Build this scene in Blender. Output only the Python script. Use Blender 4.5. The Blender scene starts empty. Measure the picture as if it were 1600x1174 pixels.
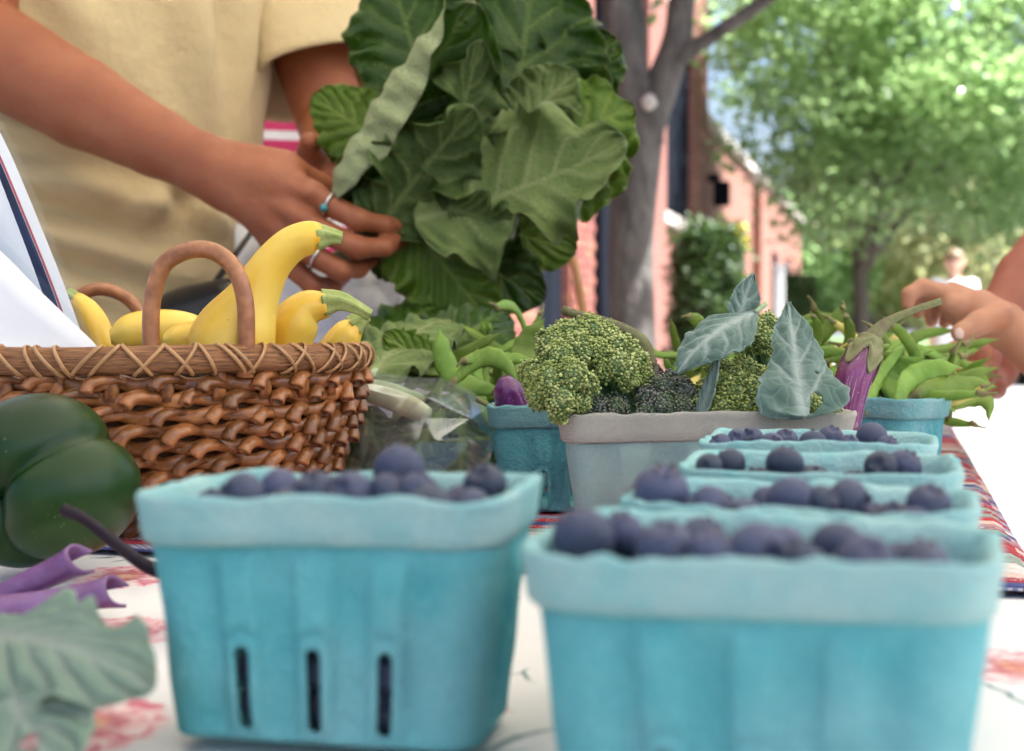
import bpy, math, random
import numpy as np
from mathutils import Vector, Matrix, Quaternion

# ------------------------------------------------------------------ camera
SC = bpy.context.scene
COL = SC.collection
TZ = 0.75                      # table top above the ground
CAMZ = TZ + 0.127
FPX = 50.0 / 36.0 * 1600.0     # focal length in photo pixels
PITCH = math.atan(79.0 / FPX)  # horizon of the photo lies 79 px above its centre
cam_d = bpy.data.cameras.new('camera')
cam_d.lens = 50.0
cam_d.sensor_width = 36.0
cam_d.clip_start = 0.02
cam_d.clip_end = 600.0
cam_d.dof.use_dof = True
cam_d.dof.focus_distance = 0.85
cam_d.dof.aperture_fstop = 8.5
cam_d.dof.aperture_blades = 7
cam = bpy.data.objects.new('camera', cam_d)
cam.location = (0, 0, CAMZ)
cam.rotation_euler = (math.pi / 2 - PITCH, 0, 0)
COL.objects.link(cam)
SC.camera = cam

# ------------------------------------------------------------------ sky, sun, exposure
SUN_EL = math.radians(57.0)
SUN_AZ = math.radians(108.0)    # to the right of the view direction (+Y)
world = bpy.data.worlds.new('World')
SC.world = world
world.use_nodes = True
wn = world.node_tree
for n in list(wn.nodes):
    wn.nodes.remove(n)
w_out = wn.nodes.new('ShaderNodeOutputWorld')
w_bg = wn.nodes.new('ShaderNodeBackground')
w_sky = wn.nodes.new('ShaderNodeTexSky')
w_sky.sky_type = 'NISHITA'
w_sky.sun_disc = False
w_sky.sun_elevation = SUN_EL
w_sky.sun_rotation = SUN_AZ
w_sky.air_density = 1.0
w_sky.dust_density = 6.0
w_sky.ozone_density = 1.0
w_bg.inputs['Strength'].default_value = 0.075
wn.links.new(w_sky.outputs[0], w_bg.inputs['Color'])
wn.links.new(w_bg.outputs[0], w_out.inputs['Surface'])

sun_d = bpy.data.lights.new('sun', 'SUN')
sun_d.energy = 5.0
sun_d.angle = math.radians(0.53)
sun_d.color = (1.0, 0.95, 0.87)
sun = bpy.data.objects.new('sun', sun_d)
_sd = Vector((math.sin(SUN_AZ) * math.cos(SUN_EL), math.cos(SUN_AZ) * math.cos(SUN_EL), math.sin(SUN_EL)))
sun.rotation_euler = (-_sd).to_track_quat('-Z', 'Y').to_euler()
sun.location = (0, 0, 12)
COL.objects.link(sun)

SC.view_settings.view_transform = 'Standard'
SC.view_settings.look = 'None'
SC.view_settings.gamma = 1.0
SC.view_settings.use_curve_mapping = False
SC.view_settings.exposure = 2.3
SC.view_settings.use_white_balance = True      # the camera was balanced for open shade
SC.view_settings.white_balance_temperature = 5900.0
SC.view_settings.white_balance_tint = 8.0
SC.render.engine = 'CYCLES'
SC.cycles.use_denoising = True
SC.cycles.max_bounces = 8
SC.cycles.transparent_max_bounces = 12
SC.cycles.caustics_reflective = False
SC.cycles.caustics_refractive = False
SC.cycles.sample_clamp_indirect = 8.0

# ------------------------------------------------------------------ helpers
PI = math.pi
_cT, _sT = math.cos(PITCH), math.sin(PITCH)


def P(px, py, d):
    """world point seen at photo pixel (px, py), d metres in front of the camera along +Y"""
    cx = (px - 800.0) / FPX
    cy = (587.0 - py) / FPX
    v = Vector((cx, _cT + cy * _sT, -_sT + cy * _cT))
    return Vector((0, 0, CAMZ)) + v * (d / v.y)


ROW = math.radians(15.0)       # the table runs away to the right of the view by this much
U = Vector((math.cos(ROW), -math.sin(ROW), 0))
V = Vector((math.sin(ROW), math.cos(ROW), 0))


def UV(a, b, z=0.0):
    p = U * a + V * b
    return Vector((p.x, p.y, z))


def mesh(verts, faces, smooth=True, attrs=None, uv=None, name='mesh', mat_idx=None):
    me = bpy.data.meshes.new(name)
    verts = np.asarray(verts, dtype=np.float64)
    if isinstance(faces, np.ndarray):
        nf, k = faces.shape
        me.vertices.add(len(verts))
        me.vertices.foreach_set('co', verts.astype(np.float32).ravel())
        me.loops.add(nf * k)
        me.loops.foreach_set('vertex_index', faces.astype(np.int32).ravel())
        me.polygons.add(nf)
        me.polygons.foreach_set('loop_start', np.arange(0, nf * k, k, dtype=np.int32))
        me.polygons.foreach_set('loop_total', np.full(nf, k, dtype=np.int32))
        me.update(calc_edges=True)
    else:
        me.from_pydata([tuple(v) for v in verts], [], [tuple(int(i) for i in f) for f in faces])
    if smooth:
        me.polygons.foreach_set('use_smooth', np.ones(len(me.polygons), dtype=bool))
    if attrs:
        for k_, a_ in attrs.items():
            at = me.attributes.new(k_, 'FLOAT', 'POINT')
            at.data.foreach_set('value', np.asarray(a_, dtype=np.float32).ravel())
    if uv is not None:
        u = np.asarray(uv, dtype=np.float32)
        li = np.empty(len(me.loops), dtype=np.int32)
        me.loops.foreach_get('vertex_index', li)
        lay = me.uv_layers.new(name='UVMap')
        lay.data.foreach_set('uv', u[li].ravel())
    if mat_idx is not None:
        me.polygons.foreach_set('material_index', np.asarray(mat_idx, dtype=np.int32))
    me.validate()
    me.update()
    return me


def ob(name, me, m=None, parent=None, label=None, cat=None, group=None, kind=None, loc=None, rot=None, scale=None):
    o = bpy.data.objects.new(name, me)
    COL.objects.link(o)
    if m is not None and me is not None and len(me.materials) == 0:
        for mm in (m if isinstance(m, (list, tuple)) else [m]):
            me.materials.append(mm)
    if parent is not None:
        o.parent = parent
    tag(o, label, cat, group, kind)
    if loc is not None:
        o.location = loc
    if rot is not None:
        o.rotation_euler = rot
    if scale is not None:
        o.scale = scale if hasattr(scale, '__len__') else (scale,) * 3
    return o


def tag(o, label=None, cat=None, group=None, kind=None):
    if label:
        o['label'] = label
    if cat:
        o['category'] = cat
    if group:
        o['group'] = group
    if kind:
        o['kind'] = kind
    return o


def root(name, loc, label, cat, group=None, rot=None):
    o = ob(name, None, loc=loc, label=label, cat=cat, group=group, rot=rot)
    o.empty_display_size = 0.05
    return o


def wpart(name, me, m, parent, **kw):
    """part whose mesh is written in world coordinates: shift it to its parent"""
    off = np.array(parent.location if parent.parent is None else parent.parent.location + parent.location)
    me.transform(Matrix.Translation(-Vector(off)))
    return ob(name, me, m, parent, **kw)


class Fld:
    """cheap smooth noise: a sum of random sines"""
    def __init__(self, seed, scale, n=14, octs=1.0):
        r = np.random.RandomState(seed)
        d = r.normal(size=(n, 3))
        d /= np.linalg.norm(d, axis=1)[:, None]
        f = scale * (0.6 + r.rand(n) * octs)
        self.k = d * f[:, None]
        self.ph = r.rand(n) * 6.283
        self.n = n

    def __call__(self, p):
        return np.sin(np.asarray(p) @ self.k.T + self.ph).sum(-1) / math.sqrt(self.n)


def catmull(pts, n):
    pts = [np.asarray(p, dtype=float) for p in pts]
    ext = [2 * pts[0] - pts[1]] + pts + [2 * pts[-1] - pts[-2]]
    out = []
    m = len(pts) - 1
    for q in np.linspace(0, m, n):
        i = min(int(q), m - 1)
        t = q - i
        a, b, c, d = ext[i], ext[i + 1], ext[i + 2], ext[i + 3]
        out.append(0.5 * ((2 * b) + (-a + c) * t + (2 * a - 5 * b + 4 * c - d) * t * t + (-a + 3 * b - 3 * c + d) * t ** 3))
    return np.array(out)


def sweep(pts, rad, n=24, seg=14, up=None, flat=1.0, lobes=None, closed=False, capped=True, raw=False):
    """tube along a smooth curve. pts: control points, rad: control radii; flat: cross-section squash
    along the binormal; lobes(th, s) multiplies the radius"""
    c = np.asarray(pts, float) if raw else catmull(pts, n)
    n = len(c)
    rr = np.interp(np.linspace(0, 1, n), np.linspace(0, 1, len(rad)), rad)
    if not raw and len(rad) == len(pts):
        rr = np.maximum(catmull([[r] for r in rad], n)[:, 0], 1e-5)
    t = np.gradient(c, axis=0)
    if closed:
        t = np.roll(c, -1, 0) - np.roll(c, 1, 0)
    t /= np.linalg.norm(t, axis=1)[:, None] + 1e-12
    u0 = np.array(up if up is not None else ([0, 0, 1] if abs(t[0][2]) < .9 else [1, 0, 0]), float)
    fr = []
    for i in range(n):
        if up is not None:
            u0 = np.array(up, float)
        x = u0 - t[i] * np.dot(u0, t[i])
        x /= np.linalg.norm(x) + 1e-12
        fr.append(x)
        u0 = x
    fr = np.array(fr)
    bi = np.cross(t, fr)
    th = np.arange(seg) / seg * 2 * PI
    vs = []
    for i in range(n):
        r = rr[i] * (lobes(th, i / (n - 1)) if lobes else 1.0) * np.ones(seg)
        vs.append(c[i] + np.outer(np.cos(th) * r, fr[i]) + np.outer(np.sin(th) * r * (flat if np.isscalar(flat) else flat[i]), bi[i]))
    vs = np.concatenate(vs)
    fs = []
    m = n if closed else n - 1
    for i in range(m):
        j = (i + 1) % n
        for k in range(seg):
            l = (k + 1) % seg
            fs.append((i * seg + k, i * seg + l, j * seg + l, j * seg + k))
    if capped and not closed:
        fs.append(tuple(range(seg))[::-1])
        fs.append(tuple((n - 1) * seg + k for k in range(seg)))
    return vs, fs


def join(parts):
    vs, fs, o = [], [], 0
    for v, f in parts:
        vs.append(np.asarray(v, float))
        fs += [tuple(int(i) + o for i in q) for q in f]
        o += len(v)
    return np.concatenate(vs), fs


def boxvf(c, s, rz=0.0, ax=None):
    """box: centre, full size; ax = (x axis, y axis) vectors override rz"""
    c = np.asarray(c, float)
    if ax is None:
        X = np.array([math.cos(rz), math.sin(rz), 0]); Y = np.array([-math.sin(rz), math.cos(rz), 0])
    else:
        X, Y = np.asarray(ax[0], float), np.asarray(ax[1], float)
    Z = np.cross(X, Y)
    v = []
    for k in (-.5, .5):
        for j in (-.5, .5):
            for i in (-.5, .5):
                v.append(c + X * i * s[0] + Y * j * s[1] + Z * k * s[2])
    f = [(0, 2, 3, 1), (4, 5, 7, 6), (0, 1, 5, 4), (2, 6, 7, 3), (0, 4, 6, 2), (1, 3, 7, 5)]
    return np.array(v), f


def lathe(prof, seg=32):
    vs, fs = [], []
    n = len(prof)
    for r, z in prof:
        for k in range(seg):
            a = 2 * PI * k / seg
            vs.append((r * math.cos(a), r * math.sin(a), z))
    for i in range(n - 1):
        for k in range(seg):
            l = (k + 1) % seg
            fs.append((i * seg + k, i * seg + l, (i + 1) * seg + l, (i + 1) * seg + k))
    return np.array(vs), fs


def grid_faces(nu, nv, wrap=False):
    i = np.arange(nu - 1)[:, None]
    j = np.arange(nv if wrap else nv - 1)[None, :]
    a = i * nv + j
    b = i * nv + (j + 1) % nv
    return np.stack([a, b, b + nv, a + nv], -1).reshape(-1, 4)


# ---- implicit bodies: capsules with two radii blended smoothly, meshed by surface nets
def sdf_eval(pr, pts, k):
    d = None
    for (a, b, ra, rb) in pr:
        a = np.asarray(a, np.float32); b = np.asarray(b, np.float32)
        ab = b - a
        L = float(ab @ ab) + 1e-12
        pa = pts - a
        t = np.clip((pa @ ab) / L, 0, 1)
        q = pa - t[..., None] * ab
        e = np.sqrt((q * q).sum(-1)) - (ra + (rb - ra) * t)
        if d is None:
            d = e
        else:
            h = np.clip(0.5 + 0.5 * (d - e) / k, 0, 1)
            d = d + (e - d) * h - k * h * (1 - h)
    return d


def nets(fn, lo, hi, h):
    lo = np.asarray(lo, float); hi = np.asarray(hi, float)
    nn = np.ceil((hi - lo) / h).astype(int) + 2
    ax = [lo[i] - h + np.arange(nn[i] + 1) * h for i in range(3)]
    d = np.empty([len(a_) for a_ in ax], np.float32)
    fn(d, ax)
    ins = d < 0
    S = d.shape
    cs = [ins[i:S[0] - 1 + i, j:S[1] - 1 + j, k_:S[2] - 1 + k_] for i in (0, 1) for j in (0, 1) for k_ in (0, 1)]
    n_in = sum(c.astype(np.int8) for c in cs)
    cnt = n_in
    act = (n_in > 0) & (n_in < 8)
    base = np.stack(np.nonzero(act), -1)
    acc = np.zeros((len(base), 3), np.float32); num = np.zeros(len(base), np.float32)
    for c0 in [(i, j, k_) for i in (0, 1) for j in (0, 1) for k_ in (0, 1)]:
        for a in range(3):
            if c0[a]:
                continue
            c1 = list(c0); c1[a] = 1
            d0 = d[tuple((base + np.array(c0)).T)]; d1 = d[tuple((base + np.array(c1)).T)]
            x = (d0 < 0) != (d1 < 0)
            t = np.where(x, d0 / np.where(x, d0 - d1, 1), 0)
            p = np.tile(np.array(c0, np.float32), (len(base), 1))
            p[:, a] += t
            acc += np.where(x[:, None], p, 0)
            num += x
    idx = -np.ones(cnt.shape, np.int64)
    idx[act] = np.arange(len(base))
    v = lo - h + (base + acc / num[:, None]) * h
    faces = []
    for a in range(3):
        b, c = (a + 1) % 3, (a + 2) % 3
        s0 = [slice(None)] * 3; s1 = [slice(None)] * 3
        s0[a] = slice(0, S[a] - 1); s1[a] = slice(1, S[a])
        x = ins[tuple(s0)] != ins[tuple(s1)]
        w = np.stack(np.nonzero(x), -1)
        w = w[(w[:, b] > 0) & (w[:, c] > 0) & (w[:, b] < S[b] - 1) & (w[:, c] < S[c] - 1)]
        fl = ins[tuple(w.T)]
        def at(db, dc):
            q = w.copy(); q[:, b] -= db; q[:, c] -= dc
            return idx[tuple(q.T)]
        quad = np.stack([at(1, 1), at(0, 1), at(0, 0), at(1, 0)], -1)
        quad[~fl] = quad[~fl][:, ::-1]
        faces.append(quad)
    return v, np.concatenate(faces)


def body_mesh(pr, k, h, disp=None, slack=.03):
    """blocks far from the surface are filled with the distance at their centre"""
    A = np.array([p[0] for p in pr], float); B = np.array([p[1] for p in pr], float)
    RA = np.array([p[2] for p in pr]); RB = np.array([p[3] for p in pr])
    R = max(RA.max(), RB.max())
    lo = np.minimum(A, B).min(0) - R - k
    hi = np.maximum(A, B).max(0) + R + k
    nb = 8
    diag = nb * h * .87 + k + (slack if disp is not None else 0)

    def fill(d, ax):
        S = d.shape
        for i in range(0, S[0], nb):
            for j in range(0, S[1], nb):
                for l in range(0, S[2], nb):
                    sx, sy, sz = ax[0][i:i + nb], ax[1][j:j + nb], ax[2][l:l + nb]
                    c = np.array([sx.mean(), sy.mean(), sz.mean()])
                    ab = B - A
                    t = np.clip(((c - A) * ab).sum(1) / ((ab * ab).sum(1) + 1e-12), 0, 1)
                    e = np.linalg.norm(c - A - t[:, None] * ab, axis=1) - (RA + (RB - RA) * t)
                    m = e.min()
                    if abs(m) > diag:
                        d[i:i + nb, j:j + nb, l:l + nb] = m
                        continue
                    near = [pr[q] for q in np.nonzero(e < m + 2 * nb * h * .87 + 2 * k)[0]]
                    g = np.stack(np.meshgrid(sx, sy, sz, indexing='ij'), -1).astype(np.float32)
                    v = sdf_eval(near, g, k)
                    d[i:i + nb, j:j + nb, l:l + nb] = v if disp is None else v + disp(g)
    return nets(fill, lo, hi, h)


# ------------------------------------------------------------------ materials
def newmat(name):
    m = bpy.data.materials.new(name)
    m.use_nodes = True
    nt = m.node_tree
    b = nt.nodes['Principled BSDF']
    return m, nt, b


def N(nt, typ, **kw):
    n = nt.nodes.new(typ)
    ins = kw.pop('ins', {})
    for k_, v_ in kw.items():
        setattr(n, k_, v_)
    for k_, v_ in ins.items():
        if isinstance(v_, bpy.types.NodeSocket):
            nt.links.new(v_, n.inputs[k_])
        else:
            n.inputs[k_].default_value = v_
    return n


def ramp(nt, fac, stops):
    r = nt.nodes.new('ShaderNodeValToRGB')
    e = r.color_ramp.elements
    while len(e) < len(stops):
        e.new(0.5)
    for i, (p_, c_) in enumerate(stops):
        e[i].position = p_
        e[i].color = c_ if len(c_) == 4 else (*c_, 1)
    nt.links.new(fac, r.inputs[0])
    return r.outputs[0]


def mix(nt, fac, a, b, typ='MIX'):
    n = nt.nodes.new('ShaderNodeMix')
    n.data_type = 'RGBA'
    n.blend_type = typ
    for s, v_ in ((n.inputs[0], fac), (n.inputs[6], a), (n.inputs[7], b)):
        if isinstance(v_, bpy.types.NodeSocket):
            nt.links.new(v_, s)
        else:
            s.default_value = v_ if not hasattr(v_, '__len__') or len(v_) == 4 else (*v_, 1)
    return n.outputs[2]


def mth(nt, op, a, b=0.0, c=0.0):
    n = nt.nodes.new('ShaderNodeMath')
    n.operation = op
    for s, v_ in zip(n.inputs, (a, b, c)):
        if isinstance(v_, bpy.types.NodeSocket):
            nt.links.new(v_, s)
        else:
            s.default_value = v_
    return n.outputs[0]


def objco(nt, scale=(1, 1, 1), rot=(0, 0, 0), out='Object'):
    tc = nt.nodes.new('ShaderNodeTexCoord')
    mp = nt.nodes.new('ShaderNodeMapping')
    mp.inputs['Scale'].default_value = scale
    mp.inputs['Rotation'].default_value = rot
    nt.links.new(tc.outputs[out], mp.inputs[0])
    return mp.outputs[0]


def bump(nt, b, h, dist, strength=1.0):
    n = nt.nodes.new('ShaderNodeBump')
    n.inputs['Strength'].default_value = strength
    n.inputs['Distance'].default_value = dist
    nt.links.new(h, n.inputs['Height'])
    nt.links.new(n.outputs[0], b.inputs['Normal'])


def simple(name, c1, c2=None, rough=0.5, nscale=30.0, bumpd=0.0, bscale=200.0, spec=0.5, detail=4.0, sss=0.0, sssr=(.01, .004, .002), coat=0.0, metal=0.0, trans=0.0, stretch=(1, 1, 1), rand=0.0):
    m, nt, b = newmat(name)
    co = objco(nt, stretch)
    if c2 is None:
        c2 = tuple(x * 0.8 for x in c1)
    nz = N(nt, 'ShaderNodeTexNoise', ins={'Vector': co, 'Scale': nscale, 'Detail': detail, 'Roughness': .6})
    col = mix(nt, ramp(nt, nz.outputs[0], [(.3, (0, 0, 0)), (.7, (1, 1, 1))]), c1, c2)
    if rand:
        oi = nt.nodes.new('ShaderNodeObjectInfo')
        hs = nt.nodes.new('ShaderNodeHueSaturation')
        nt.links.new(mth(nt, 'MULTIPLY_ADD', oi.outputs['Random'], 2 * rand, 1 - rand), hs.inputs['Value'])
        nt.links.new(mth(nt, 'MULTIPLY_ADD', oi.outputs['Random'], rand * .12, .5 - rand * .06), hs.inputs['Hue'])
        nt.links.new(col, hs.inputs['Color'])
        col = hs.outputs[0]
    nt.links.new(col, b.inputs['Base Color'])
    b.inputs['Roughness'].default_value = rough
    b.inputs['Specular IOR Level'].default_value = spec
    b.inputs['Metallic'].default_value = metal
    b.inputs['Coat Weight'].default_value = coat
    if sss:
        b.inputs['Subsurface Weight'].default_value = sss
        b.inputs['Subsurface Radius'].default_value = sssr
        b.inputs['Subsurface Scale'].default_value = 1.0
    if bumpd:
        n2 = N(nt, 'ShaderNodeTexNoise', ins={'Vector': co, 'Scale': bscale, 'Detail': 4.0})
        bump(nt, b, n2.outputs[0], bumpd)
    return m

# ================================================================== materials of the setting
def mat_concrete(name, c, rand=.12):
    m, nt, b = newmat(name)
    co = objco(nt)
    n1 = N(nt, 'ShaderNodeTexNoise', ins={'Vector': co, 'Scale': 1.3, 'Detail': 6.0})
    n2 = N(nt, 'ShaderNodeTexNoise', ins={'Vector': co, 'Scale': 60.0, 'Detail': 4.0})
    col = mix(nt, n1.outputs[0], tuple(x * .8 for x in c), tuple(x * 1.15 for x in c))
    col = mix(nt, mth(nt, 'MULTIPLY', n2.outputs[0], .5), col, tuple(x * .6 for x in c))
    oi = nt.nodes.new('ShaderNodeObjectInfo')
    hs = N(nt, 'ShaderNodeHueSaturation', ins={'Color': col})
    nt.links.new(mth(nt, 'MULTIPLY_ADD', oi.outputs['Random'], 2 * rand, 1 - rand), hs.inputs['Value'])
    nt.links.new(hs.outputs[0], b.inputs['Base Color'])
    b.inputs['Roughness'].default_value = .9
    bump(nt, b, n2.outputs[0], .004)
    return m


def mat_brick(name, c1, c2, mortar, scale=1.0):
    m, nt, b = newmat(name)
    tc = nt.nodes.new('ShaderNodeTexCoord')
    sx = N(nt, 'ShaderNodeSeparateXYZ', ins={0: tc.outputs['Object']})
    cx = N(nt, 'ShaderNodeCombineXYZ', ins={0: mth(nt, 'ADD', sx.outputs[0], sx.outputs[1]), 1: sx.outputs[2], 2: 0.0})
    bt = N(nt, 'ShaderNodeTexBrick', ins={'Vector': cx.outputs[0], 'Color1': (*c1, 1), 'Color2': (*c2, 1), 'Mortar': (*mortar, 1),
                                          'Scale': 1.0, 'Mortar Size': .006, 'Brick Width': .213, 'Row Height': .075, 'Bias': 0.0})
    nz = N(nt, 'ShaderNodeTexNoise', ins={'Vector': tc.outputs['Object'], 'Scale': 3.0, 'Detail': 5.0})
    col = mix(nt, mth(nt, 'MULTIPLY', nz.outputs[0], .45), bt.outputs['Color'], tuple(x * .6 for x in c2))
    nt.links.new(col, b.inputs['Base Color'])
    b.inputs['Roughness'].default_value = .9
    bump(nt, b, bt.outputs['Fac'], -.008)
    return m


def mat_leaf(name, c1, c2, trans, rough=.35, tw=.45, edge=None):
    """thin leaf: glossy skin over diffuse, light passing through"""
    m, nt, b = newmat(name)
    co = objco(nt)
    nz = N(nt, 'ShaderNodeTexNoise', ins={'Vector': co, 'Scale': 1.7, 'Detail': 3.0})
    n2 = N(nt, 'ShaderNodeTexNoise', ins={'Vector': co, 'Scale': 9.0, 'Detail': 2.0})
    f = ramp(nt, mth(nt, 'ADD', mth(nt, 'MULTIPLY', nz.outputs[0], .5), mth(nt, 'MULTIPLY', n2.outputs[0], .5)), [(.35, (0, 0, 0)), (.65, (1, 1, 1))])
    col = mix(nt, f, c1, c2)
    nt.links.new(col, b.inputs['Base Color'])
    b.inputs['Roughness'].default_value = rough
    tr = N(nt, 'ShaderNodeBsdfTranslucent', ins={'Color': (*trans, 1)})
    ms = N(nt, 'ShaderNodeMixShader', ins={0: tw, 1: b.outputs[0], 2: tr.outputs[0]})
    nt.links.new(ms.outputs[0], nt.nodes['Material Output'].inputs[0])
    return m


M_PAVE = mat_concrete('pavement concrete', (.31, .30, .285))
M_ROAD = mat_concrete('road asphalt', (.075, .075, .078), 0)
M_JOINT = mat_concrete('joint sand', (.16, .15, .14), 0)
M_KERB = mat_concrete('kerb stone', (.36, .35, .33))
M_BRICK = mat_brick('brick wall', (.24, .075, .052), (.19, .060, .043), (.26, .20, .175))
M_BRICK_B = mat_brick('orange brick wall', (.26, .092, .056), (.21, .075, .047), (.26, .20, .165))
M_BRICKS = simple('single bricks', (.25, .080, .056), (.18, .058, .042), rough=.9, nscale=8, bumpd=.002, bscale=120, rand=.28)
M_STONE = simple('pale limestone trim', (.55, .48, .43), (.47, .41, .37), rough=.85, nscale=6, bumpd=.002, bscale=90)
M_FRAME = simple('dark window frame', (.013, .014, .020), rough=.8, spec=0.0)
M_BARK = simple('tree bark', (.105, .092, .080), (.038, .033, .028), rough=.95, nscale=16, stretch=(1, 1, .45), bumpd=.03, bscale=26)
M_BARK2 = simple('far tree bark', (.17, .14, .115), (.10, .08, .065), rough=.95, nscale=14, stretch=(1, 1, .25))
M_LEAF_A = mat_leaf('street tree leaves', (.15, .25, .09), (.23, .33, .13), (.55, .75, .32), rough=.16, tw=.42)
M_LEAF_B = mat_leaf('near tree leaves', (.045, .11, .03), (.08, .16, .04), (.24, .40, .06), rough=.35, tw=.4)
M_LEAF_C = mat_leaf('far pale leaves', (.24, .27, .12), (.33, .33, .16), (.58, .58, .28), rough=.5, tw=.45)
M_HEDGE = mat_leaf('hedge scale leaves', (.03, .065, .018), (.06, .10, .025), (.09, .15, .03), rough=.55, tw=.25)
M_GRASS = simple('lawn', (.07, .14, .03), (.10, .17, .04), rough=.9, nscale=20)


def mat_glass(name):
    m, nt, b = newmat(name)
    b.inputs['Base Color'].default_value = (.012, .014, .019, 1)
    b.inputs['Roughness'].default_value = .45
    b.inputs['Specular IOR Level'].default_value = .0
    return m


M_GLASS = mat_glass('dark window glass')

# ================================================================== ground
def plane(name, corners, m, z, kind='structure'):
    v = [(c[0], c[1], z) for c in corners]
    o = ob(name, mesh(v, [(0, 1, 2, 3)], smooth=False), m, kind=kind)
    return o


plane('ground', [(-250, -250), (250, -250), (250, 250), (-250, 250)], M_ROAD, -.14)
# raised pavement: a body with sand joints, concrete slabs lying on it, kerb stones along its edge
pave = ob('pavement', mesh(*boxvf(UV(-.25, 21, -.075), (4.5, 54, .13), -ROW), smooth=False), M_JOINT, kind='structure')
slab_me = mesh(*boxvf((0, 0, 0), (1.488, 1.488, .04)), smooth=False)
slab_me.materials.append(M_PAVE)
for i in range(3):
    for j in range(33):
        ob('paving_slab', slab_me, None, pave, loc=UV(-1.75 + 1.5 * i, -4.5 + 1.5 * j, -.02), rot=(0, 0, -ROW))
kerb_me = mesh(*boxvf((0, 0, 0), (.15, 1.48, .165)), smooth=False)
kerb_me.materials.append(M_KERB)
for j in range(33):
    ob('kerb_stone', kerb_me, None, pave, loc=UV(2.076, -4.5 + 1.5 * j, -.075), rot=(0, 0, -ROW))
lawn = plane('lawn', [UV(-2.4, 48.5), UV(40, 48.5), UV(40, 120), UV(-60, 120)], M_GRASS, -.12)

# ================================================================== brick buildings along the pavement
LAT = -2.5


def wallbox(s0, s1, t0, t1, z0, z1):
    """box along the street: s0..s1 down the street, t0..t1 outward from the facade line"""
    return boxvf(UV(LAT + (t0 + t1) / 2, (s0 + s1) / 2, (z0 + z1) / 2), (abs(t1 - t0), s1 - s0, z1 - z0), -ROW)


bl = root('brick_building', UV(LAT, 8.5, 0), 'tall red brick building with tall dark windows between brick piers', 'building')
bl.rotation_euler = (0, 0, 0)
wpart('wall', mesh(*wallbox(2.0, 19.8, -4.0, -.10, 0, 8.2), smooth=False), M_BRICK, bl)
brick_me = {}
for wd in (.2, .095):
    v_, f_ = boxvf((0, 0, 0), (wd, .03, .062))
    me_ = mesh(v_, f_, smooth=False)
    me_.materials.append(M_BRICKS)
    brick_me[wd] = me_
piers = [(3.0, 3.9), (6.2, 7.1), (9.2, 10.05), (11.15, 12.05), (14.9, 16.1), (18.35, 19.8)]
nb = 0
for pi_, (s0, s1) in enumerate(piers):
    pr_ = wpart('pier', mesh(*wallbox(s0, s1, -.10, .0, 0, 8.2), smooth=False), M_BRICK, bl)
    if pi_ in (2, 3):
        # single bricks on the two piers near enough to show their courses: return face and street face
        for c in range(28):
            z = .5 + c * .075
            off = .5 * (c % 2)
            # the narrow return that faces the viewer
            p = UV(LAT - .049, s0 - .008, z) - Vector(bl.location) - Vector(pr_.location)
            ob('brick', brick_me[.095], None, pr_, loc=p, rot=(0, 0, -ROW)); nb += 1
            n_ = int((s1 - s0) / .213)
            for q in range(n_):
                s = s0 + .12 + (q + off * .5) * .213
                if s > s1 - .1:
                    continue
                p = UV(LAT + .008, s, z) - Vector(bl.location) - Vector(pr_.location)
                ob('brick', brick_me[.2], None, pr_, loc=p, rot=(0, 0, PI / 2 - ROW)); nb += 1
for k, (a, b_) in enumerate([(7.1, 9.2), (10.05, 11.15), (12.05, 14.9), (16.1, 18.35)]):
    z0, z1 = ((.35, 2.6) if k in (1,) else (2.2, 4.6))
    if k == 2:
        z0, z1 = .3, 4.6
    for (zz0, zz1) in (((z0, z1), (5.2, 7.4))):
        w_ = wpart('window', mesh(*wallbox(a + .05, b_ - .05, -.098, -.06, zz0, zz1), smooth=False), M_FRAME, bl)
        n_ = 2
        for q in range(n_):
            wa = a + .12 + q * (b_ - a - .24) / n_
            wb = wa + (b_ - a - .24) / n_ - .06
            for (g0, g1) in ((zz0 + .08, (zz0 + zz1) / 2 - .03), ((zz0 + zz1) / 2 + .03, zz1 - .08)):
                wpart('pane', mesh(*wallbox(wa, wb, -.058, -.05, g0, g1), smooth=False), M_GLASS, w_)
        wpart('sill', mesh(*wallbox(a + .02, b_ - .02, -.098, -.02, zz0 - .14, zz0 - .01), smooth=False), M_STONE, bl)
        wpart('lintel', mesh(*wallbox(a + .02, b_ - .02, -.098, -.045, zz1 + .01, zz1 + .25), smooth=False), M_STONE, bl)
wpart('cornice', mesh(*wallbox(2.0, 19.95, -4.1, .18, 8.203, 8.5), smooth=False), M_STONE, bl)
pp, rr_ = [], .05
v_, f_ = sweep([UV(LAT + .02, 12.2, .02), UV(LAT + .02, 12.2, 4), UV(LAT + .02, 12.2, 8.1)], [.06, .06, .06], 8, 10, raw=False)
wpart('downpipe', mesh(v_, f_), M_FRAME, bl)

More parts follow.
